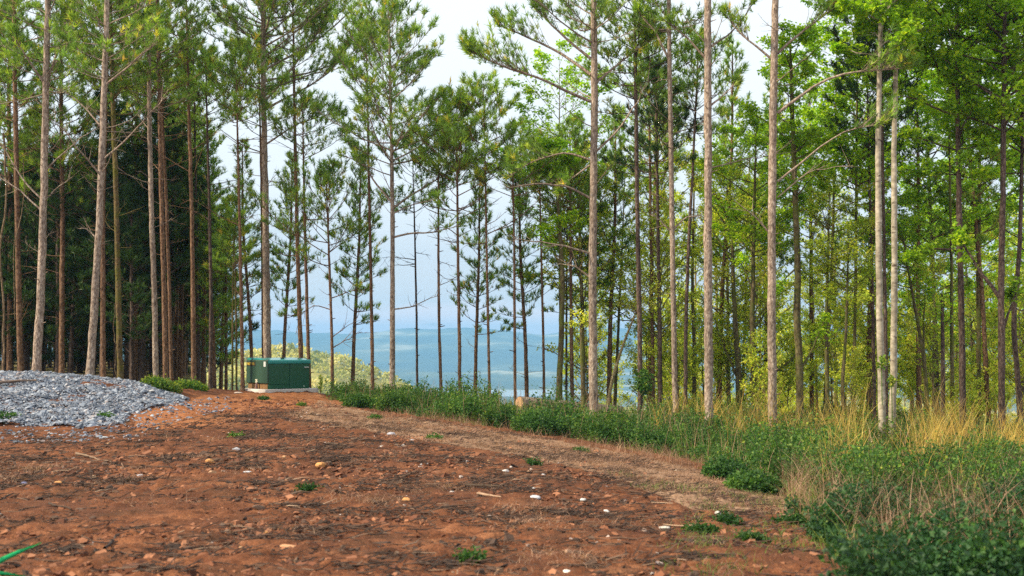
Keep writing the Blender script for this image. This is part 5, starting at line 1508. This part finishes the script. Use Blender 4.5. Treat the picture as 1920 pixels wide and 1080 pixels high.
# ------------------------------------------------------------------ green utility cabinet on its pad
def cabinet():
    G = plain('green_enamel', (.008, .082, .044), .38, 0, .5, .10, 1.5)
    G2 = plain('green_enamel_hood', (.020, .060, .036), .5, 0, .5, .10, 1.5)
    TEAL = plain('sky_sheen_lid', (.03, .27, .26), .2, 0, .6, .10, 2)  # sky reflection on the sloping lid is put into this brighter teal
    BR = plain('brown_inner_panel', (.20, .11, .045), .8, 0, .3, .3, 9)
    CON = plain('pale_concrete', (.60, .55, .52), .9, 0, .2, .12, 7)
    DK = plain('dark_gap', (.012, .016, .012), .9)
    D0 = 34.6
    c0 = at(503, 730, D0)                                # near lower corner of the cabinet
    zb = c0[2]
    th = math.radians(42)
    t = empty('utility_cabinet', (c0[0], c0[1], zb), 'dark green metal utility cabinet with yellow lettering on the crest of the dirt', 'utility cabinet', rz=th)
    # local axes: +X along the long front (towards the right), -Y out of the front; the short hooded side looks to -X
    Lf, Ls = 1.44, 1.26
    s = 1 / PX(D0)
    Hh = 51.5 * s                                          # to the eaves
    mb = MB(); box_mb(mb, (0.62, .02, .0), (Lf, Ls, Hh), .012); mb.obj('body', G, t)
    mb = MB(); box_mb(mb, (0.02, .03, .0), (.618, Ls - .02, Hh - .02), .01); mb.obj('lower_frame', G, t)
    # lid: sloping, rounded front edge
    prof = []
    for k in range(7):
        a = PI / 2 * k / 6; prof.append((-.035 + .05 * (1 - math.sin(a + 0)) * 0 + .06 * (1 - math.cos(a)) - .0, Hh - .02 + .075 * math.sin(a)))
    prof = [(-.03, Hh - .06)] + prof + [(.5, Hh + .10), (Ls - .05, Hh + .11), (Ls + .02, Hh + .04), (Ls + .02, Hh - .06)]
    bm = bmesh.new(); A = [bm.verts.new((-.03, y, z)) for y, z in prof]; B = [bm.verts.new((Lf + .025, y, z)) for y, z in prof]
    n = len(prof)
    for i in range(n): bm.faces.new((A[i], B[i], B[(i + 1) % n], A[(i + 1) % n]))
    bm.faces.new(A); bm.faces.new(B[::-1]); bmesh.ops.recalc_face_normals(bm, faces=bm.faces[:])
    me = bpy.data.meshes.new('lid'); bm.to_mesh(me); bm.free(); me.materials.append(TEAL)
    lid = bpy.data.objects.new('lid', me); COL.objects.link(lid); lid.parent = t
    mb = MB(); box_mb(mb, (.62, .30, Hh + .088), (.72, .36, Hh + .125), .008); mb.obj('lifting_eye', DK, lid)
    # front doors
    mb = MB(); box_mb(mb, (.0, -.004, .145), (.735, .028, Hh - .062), .008); dl = mb.obj('door', G, t)
    mb = MB(); box_mb(mb, (.748, -.006, .0), (Lf, .0195, Hh - .062), .008); dr = mb.obj('door', G, t)
    mb = MB(); box_mb(mb, (.0, .004, .01), (.735, .028, .135), .006); mb.obj('sill_panel', G, t)
    mb = MB(); box_mb(mb, (1.24, -.05, Hh - .20), (1.40, -.0065, Hh - .165), .010); mb.obj('handle', plain('bright_metal', (.6, .68, .7), .3, .6), dr)
    mb = MB(); box_mb(mb, (1.22, -.016, .05), (1.27, -.0065, .09), .004); mb.obj('bolt_plate', plain('grey_tag', (.3, .4, .35), .6), dr)
    # hooded short side
    mb = MB(); box_mb(mb, (-.055, -.02, .17), (.018, Ls + .01, Hh + .055), .028); hood = mb.obj('hood_door', G2, t)
    for y0, y1 in ((.04, .36), (.38, .80), (.82, Ls - .03)):
        mb = MB(); box_mb(mb, (-.004, y0, .005), (.0195, y1, .165), .004); mb.obj('vent_panel', BR, t)
    R = Matrix.Rotation(-PI / 2, 4, 'Z') @ Matrix.Rotation(PI / 2, 4, 'X')
    mb = MB(); box_mb(mb, (-.060, Ls - .56, Hh - .135), (-.0552, Ls - .03, Hh - .015)); pl = mb.obj('warning_plate', plain('dark_plate', (.03, .02, .01), .7), hood)
    font_mesh('NBPT 121', .108, 'lettering', plain('yellow_letters', (.85, .60, .06), .6), hood, Matrix.Translation((-.064, Ls - .295, Hh - .075)) @ R, .002, .98, .0)
    mb = MB(); box_mb(mb, (-.060, .07, Hh - .15), (-.0552, .19, Hh + .0)); st = mb.obj('sticker', plain('white_sticker', (.75, .78, .76), .5), hood)
    for k in range(4):
        mb = MB(); box_mb(mb, (-.0615, .085, Hh - .035 - k * .032), (-.0602, .175 - .02 * (k % 2), Hh - .025 - k * .032)); mb.obj('printed_line', plain('grey_print', (.35, .4, .4), .6), st)
    font_mesh('25', .13, 'number_tag', plain('cream_numerals', (.78, .76, .58), .6), hood, Matrix.Translation((-.060, .62, .24)) @ R, .003, 1.0, .006)
    mb = MB(); tubes(mb, np.array([[[-.09, .56, -.15], [-.09, .56, .05], [-.088, .56, .15], [-.06, .56, .19]]]), np.array([[.045, .045, .03, .028]]), 10); mb.obj('latch_pipe', plain('rusty_pipe', (.16, .09, .08), .7), t, smooth=True)
    # pad
    p = empty('concrete_pad', (c0[0], c0[1], zb - .001), 'pale concrete pad under the green cabinet, half buried in red dirt', 'concrete pad', rz=th)
    mb = MB(); box_mb(mb, (-.18, -.14, -.32), (Lf + .26, Ls + .14, -.001), .015); mb.obj('slab', CON, p)
cabinet()

# ------------------------------------------------------------------ the air between here and the ridge
def haze():
    mb = MB(); box_mb(mb, (-7400, -40, -142), (7400, 9200, 170))
    m, nt, nd, ln = mat('haze')
    out = nd.new('ShaderNodeOutputMaterial'); v = nd.new('ShaderNodeVolumePrincipled')
    v.inputs['Color'].default_value = (0.25, 0.58, 1.0, 1)
    v.inputs['Density'].default_value = 0.00021
    v.inputs['Anisotropy'].default_value = 0.0
    ln.new(v.outputs[0], out.inputs['Volume'])
    return tag(mb.obj('haze', m), kind='stuff')
haze()
